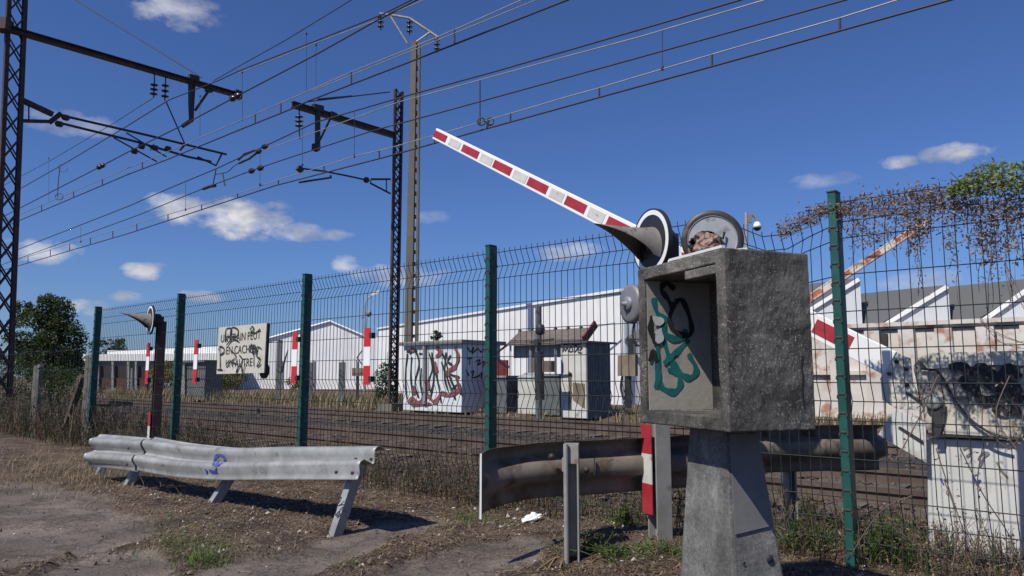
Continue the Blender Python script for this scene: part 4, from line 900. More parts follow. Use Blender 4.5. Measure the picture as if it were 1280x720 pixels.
for ul,vl,ua,va,ur,vr in ((975,406,1073,352,1078,404),(1107,403,1184,361,1188,399),(1229,397,1303,352,1307,391),(1350,390,1430,345,1434,385)):
    Lp,Ap,Rp=Wp(ul,vl,PF+.2),Wp(ua,va,PF+.2),Wp(ur,vr,PF+.2); Lp.z=Rp.z=zt2+.0; Ap=Vector((Rp.x,Rp.y,Ap.z))
    rq=rr_*(.2 if ul<1000 else .42); m=MB(); m.prism([Lp,Rp,Ap],rq,0); m.build('gable',M_gable,fa)
    m=MB(); up_=Z*.10; m.add([Lp+up_-A*.1,Ap+up_+A*.05,Ap+up_+A*.05+rq,Lp+up_-A*.1+rq],[(0,1,2,3)]); m.add([Lp+up_*.2-A*.1,Ap+up_*.2+A*.05,Ap+up_*.2+A*.05+rq,Lp+up_*.2-A*.1+rq],[(3,2,1,0)]); m.build('roof_slope',M_roofg,fa)
    m=MB(); m.bar(Lp+Z*.05-NN*.05,Ap+Z*.05-NN*.05,.08,.10,NN); m.build('verge_trim',M_edge,fa)
# sheds and cabinets across the tracks
def fbox(name,label,cat,u0,u1,vt,p,dep,mats,group=None,zb_=-.1,roof=None):
    a=Wp(u0,vt,p); b_=Wp(u1,vt,p); a.z=b_.z=Wp((u0+u1)/2,vt,p).z; T_=thing(name,Vector((a.x,a.y,zb_)),label,cat,TH,group)
    m=MB(); m.prism([Vector((a.x,a.y,zb_)),Vector((b_.x,b_.y,zb_)),b_,a],NN*dep); m.build('body',mats,T_,bevel=.02)
    return T_,a,b_
sh,a,b_=fbox('equipment_shed','white equipment shed covered in maroon and black graffiti beside the brown mast','shed',505,577.5,431,16.0,1.75,mat('shed_render',(.56,.60,.62),(.68,.71,.72),1.2,.8,c3=(.42,.40,.38),s3=3,p3=(.6,.75)))
m=MB(); cc=(a+b_)/2; m.prism([a-A*.12-NN*.12+Z*.0,b_+A*.12-NN*.12,b_+A*.12+NN*1.9,a-A*.12+NN*1.9],Z*.12); m.build('roof_slab',M_gpost,sh)
gl=[[(510,442),(507,470),(509,500)],[(512,442),(520,440),(524,456),(519,480),(524,498)],[(524,442),(532,446),(529,470),(534,495)],[(536,440),(546,470),(552,504)],[(548,436),(556,448),(566,480),(580,495)],[(570,438),(574,452),(562,466),(575,472)],[(540,440),(543,470),(538,500)],[(558,440),(556,470),(561,490)],[(515,446),(514,470),(516,495)],[(527,460),(526,480),(529,498)],[(538,446),(541,460),(536,478),(539,490)],[(552,452),(560,474),(570,500)],[(564,444),(560,452),(566,456)],[(509,440),(516,437),(522,439)],[(566,486),(574,480),(577,490)]]
strokes(MB(),gl,.075,NN*16,-NN,.012).build('black_graffiti',M_bspray,sh)
gl=[[(514,436),(518,440)],[(546,434),(552,440),(545,446)],[(569,434),(573,444),(570,458),(560,464),(562,470)],[(544,452),(547,466)],[(510,503),(517,498),(524,504),(534,494),(544,503),(552,492),(562,494),(574,488)],[(517,482),(519,494)],[(534,474),(536,488)],[(514,505),(540,505)],[(571,470),(574,484),(576,492)]]
strokes(MB(),gl,.13,NN*16,-NN,.022).build('maroon_graffiti',M_maroon,sh)
m=MB(); m.bar(Wp(530.5,428,15.93),Wp(530.5,505,15.93),.12,.05,A); m.build('downpipe',M_grey,sh)
sideP=b_; gl=[[(584,434),(588,440),(592,434),(590,442),(597,436),(601,440),(605,436)],[(584,448),(590,448)],[(587,448),(587,456)],[(594,452),(600,450),(597,456),(605,452),(603,460)],[(582,462),(586,470)],[(588,466),(592,464),(590,472),(598,470),(602,466),(601,474)]]
strokes(MB(),gl,.045,sideP,A,.012).build('side_scrawl',M_bspray,sh)
cc_,a,b_=fbox('corrugated_kiosk','narrow kiosk with pale front and dark corrugated side beside the shelter','kiosk',700.5,732,429,15.9,1.15,mat('kiosk_front',(.50,.49,.45),(.62,.61,.57),2,.8,c3=(.33,.29,.22),s3=3,p3=(.6,.7)))
m=MB(); m.prism([a-A*.1-NN*.1,b_+A*.12-NN*.1,b_+A*.12+NN*1.3+Z*.0,a-A*.1+NN*1.3],Z*.05); m.build('roof_sheet',M_cab,cc_)
m=MB(); 
for i in range(14): m.tube([b_+A*.012+NN*(.04+i*.08),Vector((b_.x,b_.y,-.1))+A*.012+NN*(.04+i*.08)],.028,6)
m.build('corrugated_side',M_corr,cc_)
gl=[[(704,440),(705,434),(707,439),(709,434),(711,440)],[(713,434),(712,439),(716,439),(715,434),(713,434)],[(718,441),(719,432),(722,435),(719,440)],[(724,438),(728,435),(724,434),(723,440),(728,441)],[(704,431),(712,430),(720,431),(727,430)]]
strokes(MB(),gl,.03,NN*15.9,-NN,.012).build('black_tag',M_bspray,cc_)
m=MB(); poly(m,[(711,464),(714,466),(714,511),(710,511)],15.88,.01); poly(m,[(716,478),(731,480),(731,511),(716,500)],15.89,.005); m.build('stain_panel',M_wood,cc_)
# shelter with brown roof
PSH=17.4; stt,a,b_=None,None,None
sl_=thing('open_shelter',Wp(690,515,PSH).xy.to_3d(),'open sided shelter with brown tiled roof and red gable board','shelter',TH)
def pz(u,v,p): return Wp(u,v,p)
m=MB(); e0,e1=pz(634,430,PSH-.3),pz(728,424.5,PSH-.3); e1.z=e0.z=(e0.z+e1.z)/2; rg=Z*.40+NN*.6; m.add([e0,e1,e1+rg,e0+rg,e0-Z*.08,e1-Z*.08,e1+rg-Z*.08,e0+rg-Z*.08],[(0,1,2,3),(7,6,5,4),(0,4,5,1),(1,5,6,2),(2,6,7,3),(3,7,4,0)])
m.build('roof',M_tile,sl_)
m=MB(); m.bar(e1+A*.05,e1+rg+A*.05+Z*.1,.06,.22,A); m.build('gable_board',M_redwood,sl_)
m=MB()
for i in range(7): m.lathe(e0+rg+(e1-e0)*(i/6),A,[(-.04,.05),(0,.07),(.04,.05)],8)
m.build('ridge_caps',M_tile,sl_)
for f in (.0,.28,.62,.98):
    m=MB(); q=e0+(e1-e0)*f+NN*.15; m.bar(Vector((q.x,q.y,-.1)),q,.07,.07); m.build('post',M_band if f==0 else M_grey,sl_)
m=MB(); q0=e0+NN*.2-A*.75-Z*.35; m.bar(e0+NN*.1,q0,.05,.05); m.bar(q0,e0+NN*.15-Z*.75,.05,.05); m.build('angle_brace',M_dark,sl_)
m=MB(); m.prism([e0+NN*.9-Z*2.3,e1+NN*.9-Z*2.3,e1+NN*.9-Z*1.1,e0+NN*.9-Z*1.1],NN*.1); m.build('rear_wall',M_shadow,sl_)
m=MB(); m.prism([e0+NN*.3-Z*.45,e1+NN*.3-Z*.45,e1+NN*.3,e0+NN*.3],NN*.05); m.build('front_boards',M_grey,sl_)
for i,(u0,u1,vt,mt_,lb_,kk) in enumerate(((612,633,472,M_cab,'dark bin left of the white container under the shelter',0),(647,669,472,mat('pale_container',(.42,.42,.38),(.55,.55,.50),3,.7),'pale white pointed container standing under the shelter roof',1),(675,699,470,M_cab,'dark bin between the white container and the kiosk',0))):
    T_,a,b_=fbox('storage_bin',lb_,'bin',u0,u1,vt,16.6,.8,mt_,'bins under the shelter')
    m=MB(); m.prism([a-NN*.04,b_-NN*.04,(a+b_)/2-NN*.04+Z*.14],NN*.88) if kk else m.prism([a-NN*.05-A*.03,b_-NN*.05+A*.03,b_-NN*.05+A*.03+Z*.06,a-NN*.05-A*.03+Z*.06],NN*.9); m.build('lid',mt_ if kk else M_grey,T_)
for u0,u1,vt,vb,nm,lb_,p_,mt_ in ((612,634,450,467,'red_panel','dark red board behind the bins, left of the shelter',17.3,M_redwood),):
    T_=thing(nm,Wp(u0,512,p_).xy.to_3d(),lb_,'board'); m=MB(); poly(m,[(u0,vt),(u1,vt),(u1,508),(u0,508)],p_,.06); m.build('board',mt_,T_)
# pole with box in front of the shelter
T_=thing('signal_pole',Wp(673,513,15.3).xy.to_3d(),'grey pole with lamp bracket and brown box standing before the shelter','pole')
q=Wp(673,383,15.3); m=MB(); m.tube([Vector((q.x,q.y,-.2)),q],.085,8); m.build('pole_shaft',M_cab,T_)
m=MB(); poly(m,[(664,451),(689,451),(689,465),(664,465)],15.1,.15); m.build('brown_box',mat('brown_box',(.12,.08,.065),(.16,.11,.09),3,.7),T_)
m=MB(); m.lathe(Wp(675,412,15.1),Z,[(-.14,.05),(-.1,.12),(.1,.12),(.16,.03)],8); poly(m,[(667,424),(672,424),(672,432),(667,432)],15.1,.1); m.bar(Wp(663,428,15.15),Wp(692,424,15.15),.04,.05); m.tube([Wp(673,440,15.1),Wp(675,500,15.1)],.12,6); m.build('lamp_bracket',M_dark,T_)
T_=thing('wooden_notice_box',Wp(784,510,12.0).xy.to_3d(),'brown board box on a short dark post left of the concrete box','box on post')
m=MB(); poly(m,[(772,444),(794,443),(794,470),(772,470)],15.2,.12); m.build('board',M_wood,T_); m=MB(); m.bar(Wp(785,470,15.3),Wp(785,510,15.3),.16,.12); m.bar(Wp(789,423,15.35),Wp(789,444,15.35),.1,.1); m.tube(smooth_pts([tuple(Wp(u,v,15.2)) for u,v in ((778,470),(776,485),(780,500))],4),.03,5); m.build('post',M_dark,T_)
T_,a,b_=fbox('trackside_cabinet','dark green grey trackside cabinet behind the third reflector strip','cabinet',233,257,453,16.6,.9,M_cab)
m=MB(); m.prism([a-A*.15-NN*.15,b_+A*.15-NN*.15,b_+A*.15+NN*1.1,a-A*.15+NN*1.1],Z*.1); m.build('cabinet_lid',M_cab,T_)
m=MB(); m.bar(Wp(229.5,455,16.5),Wp(229,497,16.5),.22,.2); m.build('pale_side_post',M_gpost,T_)
for nm,lb_,u,vt,p_,wd,cat in (('grey_stake','tall dark grey stake with a leaning branch, right of the warning sign',350,425,16.8,.2,'stake'),('short_stake','short dark stake before the gabled warehouse',428,453,17,.22,'stake'),('wooden_stake','short grey stake close to the brown mast',389,453,17,.16,'stake')):
    T_=thing(nm,Wp(u,498,p_).xy.to_3d(),lb_,cat); q=Wp(u,vt,p_); m=MB(); m.bar(Vector((q.x,q.y,-.1)),q,wd,wd*.7); m.build('stake',M_cab,T_)
    if u==350: m=MB(); m.tube([Wp(352,465,p_),Wp(356,450,p_),Wp(360,437,p_)],[.05,.04,.02],5); m.build('branch',M_bark,T_)
T_=thing('small_notice',Wp(449,495,17).xy.to_3d(),'small brown notice board low beside the brightest reflector strip','notice board'); m=MB(); poly(m,[(440,460),(455,460),(455,470),(440,470)],17,.06); m.build('board',M_wood,T_); m=MB(); m.bar(Wp(447,470,17.05),Wp(447,500,17.05),.1,.1); m.bar(Wp(446,447,17.05),Wp(453,438,17.05),.03,.03); m.bar(Wp(446,447,17.05),Wp(453,456,17.05),.03,.03); m.build('post',M_dark,T_)
# street lamp
T_=thing('street_lamp',W(456,490,36).xy.to_3d(),'slim grey street lamp with curved arm above the red and white strip','street lamp')
q=lambda u,v:W(u,v,36); m=MB(); b0=q(456,490); b0.z=-.1; m.tube([b0,q(456,420),q(456,385),q(457,377),q(461,372),q(466,369)],[.07,.055,.045,.04,.035,.035],6); m.build('pole',M_galvd,T_)
m=MB(); m.bar(q(464,369),q(475,364),.2,.12); m.build('lamp_head',M_white,T_); m=MB(); m.lathe(q(461,392),Vector((1,-.3,0)),[(-.1,.1),(0,.17),(.1,.1)],10); m.tube([q(456,396),q(452,397)],.05,5); m.build('horn_speaker',M_grey,T_)
# cctv pole
T_=thing('surveillance_camera',W(933,480,18).xy.to_3d(),'white dome camera on a slim pole rising behind the top of the concrete box','surveillance camera')
q=lambda u,v:W(u,v,18); b0=q(933,480); b0.z=-.1; m=MB(); m.tube([b0,q(933,300),q(933,266)],.045,8); m.build('pole',M_galvd,T_)
m=MB(); m.tube(smooth_pts([tuple(q(u,v)) for u,v in ((934,268),(940,269),(944,272),(946.5,277))],4),.03,6); m.box(q(937,273),(.10,.10,.22)); m.build('bracket',M_galvd,T_)
m=MB(); m.lathe(q(946.5,284),Z,[(.14,.02),(.12,.06),(.05,.10),(-.02,.105),(-.02,0)],16); dm=m.build('camera_housing',M_edge,T_); m=MB(); m.lathe(q(946.5,284),-Z,[(.02,.10),(.04,.098),(.08,.06),(.10,0)],16); m.build('camera_dome',M_glassd,dm)

# ---------------------------------------------------------------- vegetation
def leaf(m,c,s,mi=0,up=None):
    n=Vector([random.gauss(0,1) for _ in range(3)]).normalized()
    if up is not None: n=(n+Z*up).normalized()
    x=n.orthogonal().normalized(); x.rotate(Matrix.Rotation(random.uniform(0,6.28),3,n)); y=n.cross(x)
    s*=random.uniform(.6,1.3); m.add([c-x*s,c-y*s*.45+n*s*.12,c+x*s,c+y*s*.45+n*s*.12],[(0,1,2,3)],mi)
def blob(m,c,r,n,s,mi=0,fl=.25):
    for _ in range(n):
        d=Vector([random.gauss(0,1) for _ in range(3)]).normalized()*(random.random()**.45)
        q=Vector((c[0]+d.x*r[0],c[1]+d.y*r[1],c[2]+d.z*r[2]))
        if noise.noise(q*1.3/max(r[0],.3))<-.12: continue
        leaf(m,q,s,mi)
def tree(name,label,base,trunk_h,blobs,s,mats,cat='tree',group=None,bark=M_bark):
    T_=thing(name,base,label,cat,0,group); m=MB(); b0=Vector(base)
    m.tube([b0-Z*.2,b0+Z*trunk_h*.5,b0+Z*trunk_h],[.16*s*8,.12*s*8,.07*s*8],7)
    for c,r,n in blobs: m.tube([b0+Z*trunk_h*.6,b0.lerp(Vector(c),.6)+Z*trunk_h*.3,Vector(c)],[.09*s*8,.05*s*8,.02*s*8],5)
    m.build('trunk',bark,T_); m=MB()
    for c,r,n in blobs: 
        blob(m,c,r,n,s,0)
        for _ in range(14):
            d=Vector([random.gauss(0,1) for _ in range(3)]).normalized(); blob(m,(c[0]+d.x*r[0]*.9,c[1]+d.y*r[1]*.9,c[2]+d.z*r[2]*.9),(r[0]*.28,r[1]*.28,r[2]*.28),n//30,s,0)
    m.build('crown',mats,T_); return T_
TB=W(62,500,28); TB.z=0
def tb(u,v,d=28): return tuple(W(u,v,d))
tree('leafy_tree','dense dark green tree behind the left end of the green fence',TB,2.2,[(tb(66,392),(.75,.75,.75),2600),(tb(48,415),(.95,.9,.9),3000),(tb(78,425),(.85,.9,.9),3000),(tb(28,440),(.8,.8,.8),2200),(tb(62,455),(1.2,1,.9),3600),(tb(88,452),(.55,.7,.8),1800),(tb(60,378),(.35,.4,.35),700),(tb(28,388),(.35,.4,.4),700)],.062,L_dark)
for i,(u,v,d,r,n,mt_,lb_) in enumerate(((10,478,20,(1.3,.8,.75),3000,L_dark,'low dark bush at the foot of the left lattice mast'),(68,485,21,(1.3,.8,.6),2600,L_dark,'low dark bush under the leafy tree at the left'),
    (208,470,44,(1.1,1,.95),1800,L_yel,'yellow green bush just right of the rusty signal'),(275,472,44,(1.7,1,.9),2400,L_yel,'yellow green bush under the warning sign'),
    (481,478,27,(.42,.5,.75),1500,L_mid,'green bush growing at the foot of the brown mast'),(135,433,95,(2.2,2,1.1),1300,L_dark,'distant dark tree above the roof of the low building'),
    (545,419,30,(.22,.2,.2),500,L_dark,'small dark bush growing on the roof of the white shed'),(375,478,40,(.7,.6,.45),700,L_yel,'small weedy bush before the gabled warehouse'))):
    c=W(u,v,d); T_=thing('bush',Vector((c.x,c.y,max(0,c.z-r[2]) if i in(6,) else 0)),lb_,'bush'); m=MB()
    blob(m,c,r,n,.05*d/28,0)
    for _ in range(12):
        dd=Vector([random.gauss(0,1) for _ in range(3)]).normalized(); blob(m,(c.x+dd.x*r[0],c.y+dd.y*r[1]*.8,c.z+dd.z*r[2]*.9),(r[0]*.3,r[1]*.3,r[2]*.35),n//20,.05*d/28,0)
    m.build('foliage',mt_,T_); m=MB()
    for k in range(5): m.tube([Vector((c.x,c.y,c.z-r[2]-(.9 if c.z-r[2]>.3 and i!=6 else 0))),Vector((c.x+random.uniform(-.5,.5)*r[0],c.y,c.z))],[.03,.01],4)
    m.build('stems',M_bark,T_)
def blade(m,c,h,w_,lean,mi=0,k=3):
    a=random.uniform(0,6.28); d=Vector((math.cos(a),math.sin(a),0)); sd=Vector((-d.y,d.x,0))*w_/2; vs=[]
    for j in range(k+1):
        t=j/k; q=c+Z*h*t*(1-.3*lean*t)+d*h*lean*t*t; ww=(1-t*.85); vs+=[q-sd*ww,q+sd*ww]
    m.add(vs,[(2*j,2*j+1,2*j+3,2*j+2) for j in range(k)],mi)
# dry grass strip across the tracks
m=MB()
for _ in range(9000):
    s=random.uniform(-48,4); p_=random.uniform(15.9,19.5); q=SPt(s,p_); q.z=gheight(q.x,q.y)+(.0 if p_>16.3 else .05); blade(m,q,random.uniform(.15,.55)*(1.0 if s<-16 else .45),.03,random.uniform(.1,.6),0 if random.random()<.75 else 1,2)
tag(m.build('dry_grass',[L_drylt,L_yel]),'yellow dry grass verge beyond the tracks','grass',kind='stuff')
# weeds along the fence foot and ditch
def twig(m,c,h,mi,th=.0022,br=5):
    a=random.uniform(0,6.28); ln=random.uniform(.05,.45); tp_=c+Vector((math.cos(a)*ln*h,math.sin(a)*ln*h,h)); md=c.lerp(tp_,.5)+Vector((random.uniform(-.03,.03),random.uniform(-.03,.03),0)); P_=[c,md,tp_]
    m.tube(P_,[th,th*.8,th*.4],3,mi,False,False)
    for _ in range(br):
        t=random.uniform(.25,.95); q=c.lerp(tp_,t); e_=q+Vector((random.uniform(-.3,.3)*h*.5,random.uniform(-.3,.3)*h*.5,random.uniform(.0,.25)*h)); m.tube([q,e_],[th*.6,th*.3],3,mi,False,False)
        if random.random()<.5: leaf(m,e_,.010,mi)
m=MB()
for _ in range(5200):
    s=random.uniform(-15,1.0); p_=random.choice((random.gauss(4.25,.12),random.uniform(4.2,5.9))); q=SPt(s,p_); q.z=gz(q.x,q.y)-.01
    dens=.5+.5*noise.noise(Vector((s*.8,p_*.6,0)))
    if random.random()>dens+.15: continue
    twig(m,q,random.uniform(.06,.36)*(.7+.6*dens),random.choice((0,0,1,1,1,2)),.0026,5)
tag(m.build('dry_weeds',[L_dry,L_litter,L_mid]),'tangle of dry stalks and weeds along the foot of the fence','weeds',kind='stuff')
m=MB()
for _ in range(1500):
    s=random.uniform(-17.5,-11.2); p_=random.uniform(3.9,6.5); q=SPt(s,p_); q.z=gz(q.x,q.y)-.01; twig(m,q,random.uniform(.15,.75),random.choice((0,1,1,1,2)),.005,7)
tag(m.build('undergrowth',[L_dry,L_litter,L_dark]),'brown tangled undergrowth around the old fence posts at the far left','undergrowth',kind='stuff')
# straw litter on the ground
m=MB()
def lit(x,y,Ln,w_,mi):
    a=random.uniform(0,6.28); d=Vector((math.cos(a),math.sin(a),0)); b2=random.uniform(-1,1); vs=[]
    for j in range(4):
        t=j/3-.5; px=x+d.x*Ln*t-d.y*Ln*b2*(t*t)*.8; py=y+d.y*Ln*t+d.x*Ln*b2*(t*t)*.8; z=gz(px,py)+.004+random.uniform(0,.012)
        sd=Vector((-d.y,d.x,random.uniform(-.4,.4)))*w_/2; q=Vector((px,py,z)); vs+=[q-sd,q+sd]
    m.add(vs,[(0,1,3,2),(2,3,5,4),(4,5,7,6)],mi)
cnt=0
while cnt<24000:
    x=random.uniform(-5.6,2.4); y=random.uniform(3.15,7.4); p_=NN.x*x+NN.y*y
    if p_>4.9: continue
    dn=.45+.7*fbm(x,y,1.3,3,5)+(.35 if 2.7<p_<4.2 else -.12)
    if asph(x,y)>.5: dn*=.12
    if random.random()>dn: cnt+=.3; continue
    lit(x,y,random.uniform(.02,.13),random.uniform(.0012,.0038),random.choice((0,0,1,2,2,2))); cnt+=1
k_=0
while k_<9000:
    x=random.uniform(-5.6,2.4); y=random.uniform(3.15,7.2); p_=NN.x*x+NN.y*y
    if p_>4.9: continue
    k_+=1
    if asph(x,y)>.5 and random.random()<.9: continue
    if fbm(x,y,1.9,3,11)<-.12: continue
    leaf(m,Vector((x,y,gz(x,y)+random.uniform(.003,.012))),random.uniform(.004,.012),random.choice((0,2,2,2)),1.2)
tag(m.build('straw_litter',[L_dry,L_drylt,L_litter]),'dead grass and straw lying on the dirt in front of the fence','straw',kind='stuff')
# golden straw heap at the left, pale canes by the post
m=MB()
for _ in range(2200):
    q=Wz(random.gauss(95,75),random.gauss(588,16)); q.z=gz(q.x,q.y)
    if NN.dot(q)>4.4: continue
    blade(m,q,random.uniform(.05,.18),.004,random.uniform(.8,1.8),0 if random.random()<.7 else 1,3)
tag(m.build('dry_grass',[L_drylt,L_dry]),'golden matted dry grass at the left end of the leaning crash barrier','grass',kind='stuff')
def tuft(u,v,n,h,wd,mats,lb_,sp=.09):
    c=Wz(u,v); c.z=gz(c.x,c.y); T_=thing('grass_tuft',c,lb_,'grass tuft'); m=MB()
    for _ in range(n):
        q=c+Vector((random.gauss(0,sp),random.gauss(0,sp*.8),0)); q.z=gz(q.x,q.y)-.004; blade(m,q,h*random.uniform(.4,1.2),wd,random.uniform(.3,1.3),0,3)
    m.build('blades',mats,T_)
L_tuft=leafmat('tuft_green',(.05,.10,.015),(.19,.27,.07))
tuft(252,708,210,.075,.005,L_tuft,'bright green grass tuft near the bottom edge, left part of the foreground',.08)
tuft(228,686,130,.06,.004,L_mid,'darker green grass tuft just above the bright tuft',.10)
tuft(205,658,90,.06,.004,L_mid,'sparse green tuft at the tip of the asphalt patch',.12)
tuft(245,690,260,.06,.004,L_tuft,'broad green tuft patch between the asphalt patches in the left foreground',.16)
tuft(215,670,160,.05,.004,L_mid,'thin green growth leading from the asphalt tip to the foreground tufts',.16)
tuft(560,668,60,.04,.004,L_mid,'faint green growth at the edge of the asphalt under the flared rail end',.12)
tuft(590,652,140,.06,.004,L_mid,'darker tuft at the foot of the central green post',.10)
tuft(587,660,80,.05,.005,L_tuft,'small green tuft left of the crumpled paper')
tuft(627,658,50,.045,.004,L_mid,'thin green tuft between the small tuft and the crumpled paper')
tuft(438,716,50,.04,.004,L_tuft,'tiny green tuft on the bottom edge at the centre left',.04)
tuft(405,692,60,.035,.004,L_mid,'low green growth on the middle asphalt patch',.14)
tuft(25,616,60,.04,.004,L_mid,'dark green tuft at the top edge of the left asphalt',.14)
def plant(u,v,n,h,sp,ls,mats,lb_,sub=5,y=None,dz=0,name='leafy_weed'):
    c=Wz(u,v) if y is None else W(u,v,y); c.z=gz(c.x,c.y) if y is None else c.z
    T_=thing(name,c,lb_,'weed'); m=MB(); st=MB()
    for _ in range(n):
        a=random.uniform(0,6.28); r=abs(random.gauss(0,sp)); hh=h*random.uniform(.4,1.1); q0=c+Vector((math.cos(a)*r*.4,math.sin(a)*r*.4,0)); tp_=c+Vector((math.cos(a)*r,math.sin(a)*r,hh)); st.tube([q0,q0.lerp(tp_,.5)+Vector((random.uniform(-.02,.02),0,.01)),tp_],[.0028,.002,.0012],3,0,False,False)
        for k in range(sub):
            t=random.uniform(.3,1); leaf(m,q0.lerp(tp_,t)+Vector([random.uniform(-.02,.02) for _ in range(3)]),ls,0,.5)
    m.build('leaves',mats,T_); st.build('stems',L_mid if mats is not L_brn else L_brn,T_)
plant(782,672,60,.13,.07,.013,L_weed,'leafy green weed between the round rail post and the striped signal post',6)
plant(742,700,40,.09,.07,.011,L_weed,'small leafy weed right beside the round rail post')
plant(772,708,50,.06,.16,.010,L_weed,'low green weeds on the ground left of the pedestal')
plant(830,705,45,.06,.16,.010,L_weed,'low green weeds at the foot of the striped signal post')
plant(718,652,16,.16,.03,.010,L_weed,'thin green shoot climbing the round rail post')
plant(1110,706,170,.20,.14,.013,L_weed,'yellow green leafy weed at the bottom edge right of the green post',6)
plant(1085,655,90,.32,.10,.011,L_weed,'tall thin weed just right of the nearest green post')
plant(1130,664,120,.40,.12,.013,L_weed,'green shrubby weed in front of the white machine cabinet')
plant(1010,640,60,.42,.05,.010,L_weed,'tall leafy stem beside the low rail post behind the fence',8)
plant(1034,650,70,.36,.10,.011,L_weed,'leafy weed between the low rail post and the green post')
plant(1180,700,120,.20,.2,.010,L_brn,'withered brown weeds at the foot of the machine cabinet')
plant(1250,705,120,.25,.22,.010,L_brn,'withered brown weeds in the bottom right corner')
plant(1000,690,110,.16,.2,.010,L_weed,'shaded weeds between the pedestal and the green post')
m=MB()
for pts,dy in (([(1120,575),(1150,520),(1172,470)],0),([(1270,560),(1245,520),(1262,470)],0),([(1060,700),(1100,640),(1140,620)],0),([(1200,560),(1230,620),(1262,670),(1278,715)],0),([(1170,560),(1186,610),(1206,668)],0),([(1110,655),(1160,690),(1210,718)],0),([(1278,540),(1262,560),(1240,545)],0),([(1215,720),(1225,660),(1222,600),(1228,560)],0),([(1190,715),(1196,650),(1180,600)],0)):
    m.tube(smooth_pts([tuple(Wp(u,v,FP-.10)) for u,v in pts],5),.003,4)
    for _ in range(26):
        k=random.randrange(len(pts)-1); t=random.random(); u=pts[k][0]*(1-t)+pts[k+1][0]*t+random.gauss(0,5); v=pts[k][1]*(1-t)+pts[k+1][1]*t+random.gauss(0,5); leaf(m,Wp(u,v,FP-.10+random.uniform(-.03,.03)),.010,1)
tag(m.build('bramble_canes',[L_brn,L_brn]),'thin bare bramble canes trailing up the fence before the white machine','bramble')
# dead creeper on the fence top
cv=thing('dead_creeper',SPt(-.9,FP,0),'brown withered creeper draped over the top of the fence at the right','creeper')
st=MB(); lv=MB()
def creeper(u,v,su,sv,n):
    for _ in range(n):
        q=Wp(random.gauss(u,su),random.gauss(v,sv),FP+random.uniform(-.05,.04)); leaf(lv,q,random.choice((.006,.008,.010,.0125)))
for u,v,su,sv,n in ((985,286,9,6,110),(1005,275,11,5,150),(1028,263,13,5,190),(1043,262,12,6,130),(1062,262,16,9,190),(1090,258,20,12,230),(1125,254,20,12,260),(1160,246,18,11,300),(1195,255,20,13,300),(1232,262,22,16,340),(1268,260,20,16,320),(1070,285,14,8,90),(1100,290,16,10,110),(1150,272,20,10,240),(1148,290,12,10,170),(1142,308,7,10,60),(1187,300,6,16,60),(1225,292,10,18,160),(1240,310,8,24,150),(1262,300,12,20,150),(1085,302,12,7,40)):
    creeper(u,v,su*.9,sv*.75,int(n*1.9))
for u,v,l in ((1060,262,70),(1072,262,40),(1148,270,100),(1143,285,70),(1186,275,60),(1192,270,110),(1225,275,90),(1236,270,150),(1244,275,110),(1258,270,120),(1272,265,90),(1110,262,60),(1130,262,50),(1215,268,70)):
    P_=[]; x=u
    for k in range(8): P_.append(tuple(Wp(x,v+l*k/7,FP+random.uniform(-.03,.02)))); x+=random.uniform(-4,5)
    st.tube(smooth_pts(P_,3),.0018,3,0,False,False)
    for k in range(int(l*.22)): 
        t=random.random(); leaf(lv,Wp(u+random.gauss(4,5),v+l*t,FP+random.uniform(-.03,.03)),.009)
for P_ in ([(972,296),(990,283),(1010,272),(1030,263),(1060,262)],[(1030,266),(1075,252),(1120,244),(1165,238),(1210,240),(1290,236)],[(1040,270),(1090,268),(1140,262),(1190,256),(1290,262)],[(1060,255),(1100,272),(1160,252),(1220,276),(1290,250)],[(975,302),(1000,284),(1025,272)],[(1255,330),(1268,360),(1290,400)],[(1225,400),(1250,420),(1285,430)]):
    for o_ in range(4): st.tube(smooth_pts([tuple(Wp(u,v+random.uniform(-8,8),FP+random.uniform(-.04,.03))) for u,v in P_],5),.0016,4,0,False,False)
st.build('stems',L_brn,cv); lv.build('withered_leaves',L_brn,cv)
iv=thing('green_creeper',SPt(-.3,FP,0),'living green creeper crowning the fence in the upper right corner','creeper'); lv=MB()
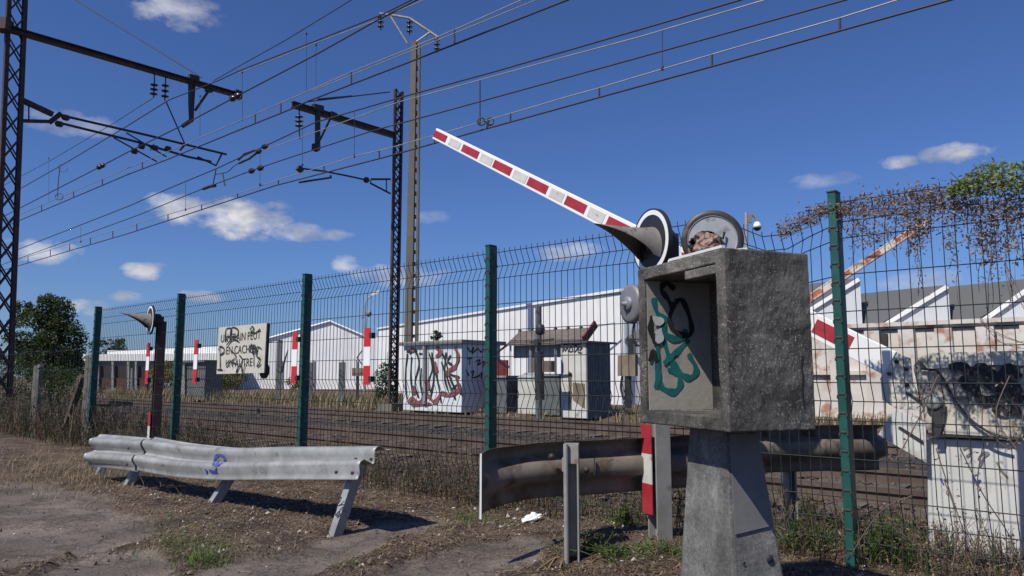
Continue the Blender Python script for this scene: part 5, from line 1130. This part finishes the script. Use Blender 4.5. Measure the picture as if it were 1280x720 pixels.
for _ in range(1500):
    u=random.uniform(1185,1300); hgt=smst(1180,1235,u); v=random.uniform(238-34*hgt,240+4*random.random())+random.gauss(0,3)
    leaf(lv,Wp(u,v,FP+random.uniform(-.10,.08)),.0125,0,.2)
lv.build('leaves',L_ivy,iv); st=MB()
for _ in range(5): st.tube(smooth_pts([tuple(Wp(u,random.uniform(215,240),FP+random.uniform(-.04,.04))) for u in (1188,1215,1240,1265,1295)],4),.003,4)
st.build('stems',M_bark,iv)
# litter objects
c=Wz(664,655); c.z=gz(c.x,c.y)+.02; m=MB(); vs=[]; nu,nv=12,8
for j in range(nv+1):
    for i in range(nu):
        a=6.283*i/nu; b1=-1.57+3.14*j/nv; r=.050*(1+.35*noise.noise(Vector((math.cos(a)*2,math.sin(a)*2,b1*1.7)))+.3*noise.noise(Vector((a*2.3,b1*3,5)))); vs.append(c+Vector((math.cos(a)*math.cos(b1)*r*1.35,math.sin(a)*math.cos(b1)*r,math.sin(b1)*r*.62+r*.25*math.cos(a))))
m.add(vs,[(j*nu+i,j*nu+(i+1)%nu,(j+1)*nu+(i+1)%nu,(j+1)*nu+i) for j in range(nv) for i in range(nu)]); tag(m.build('crumpled_paper',M_paper),'crumpled white paper lying on the dirt below the flared rail end','litter')
m=MB()
for P_,r in (([(686,716),(696,700),(701,684),(703,674)],.005),([(672,720),(690,706),(706,700)],.005),([(700,716),(704,706)],.005),([(655,640),(668,648),(690,646)],.003),([(350,632),(372,622),(384,616),(400,622)],.003),([(565,620),(578,628),(590,645)],.003),([(725,716),(736,704),(742,700)],.003)):
    m.tube([Wz(u,v)+Z*(.022+.008*random.random()) for u,v in P_],r,5)
tag(m.build('broken_canes',L_drylt),'pale broken canes and twigs lying around the foreground dirt','twigs',kind='stuff')
m=MB()
for u,v,h in ((424,560,.62),(410,555,.5),(160,540,.4),(150,545,.35),(330,560,.3),(575,560,.5)):
    q=Wp(u,v+40,FP+.35); q.z=gz(q.x,q.y); 
    for k in range(4): twig(m,q+Vector((random.uniform(-.05,.05),0,0)),h*random.uniform(.6,1.2),0,.003,9)
tag(m.build('tall_dead_stalks',L_drylt),'tall pale dead weed stalks standing between fence and near rail','weeds',kind='stuff')
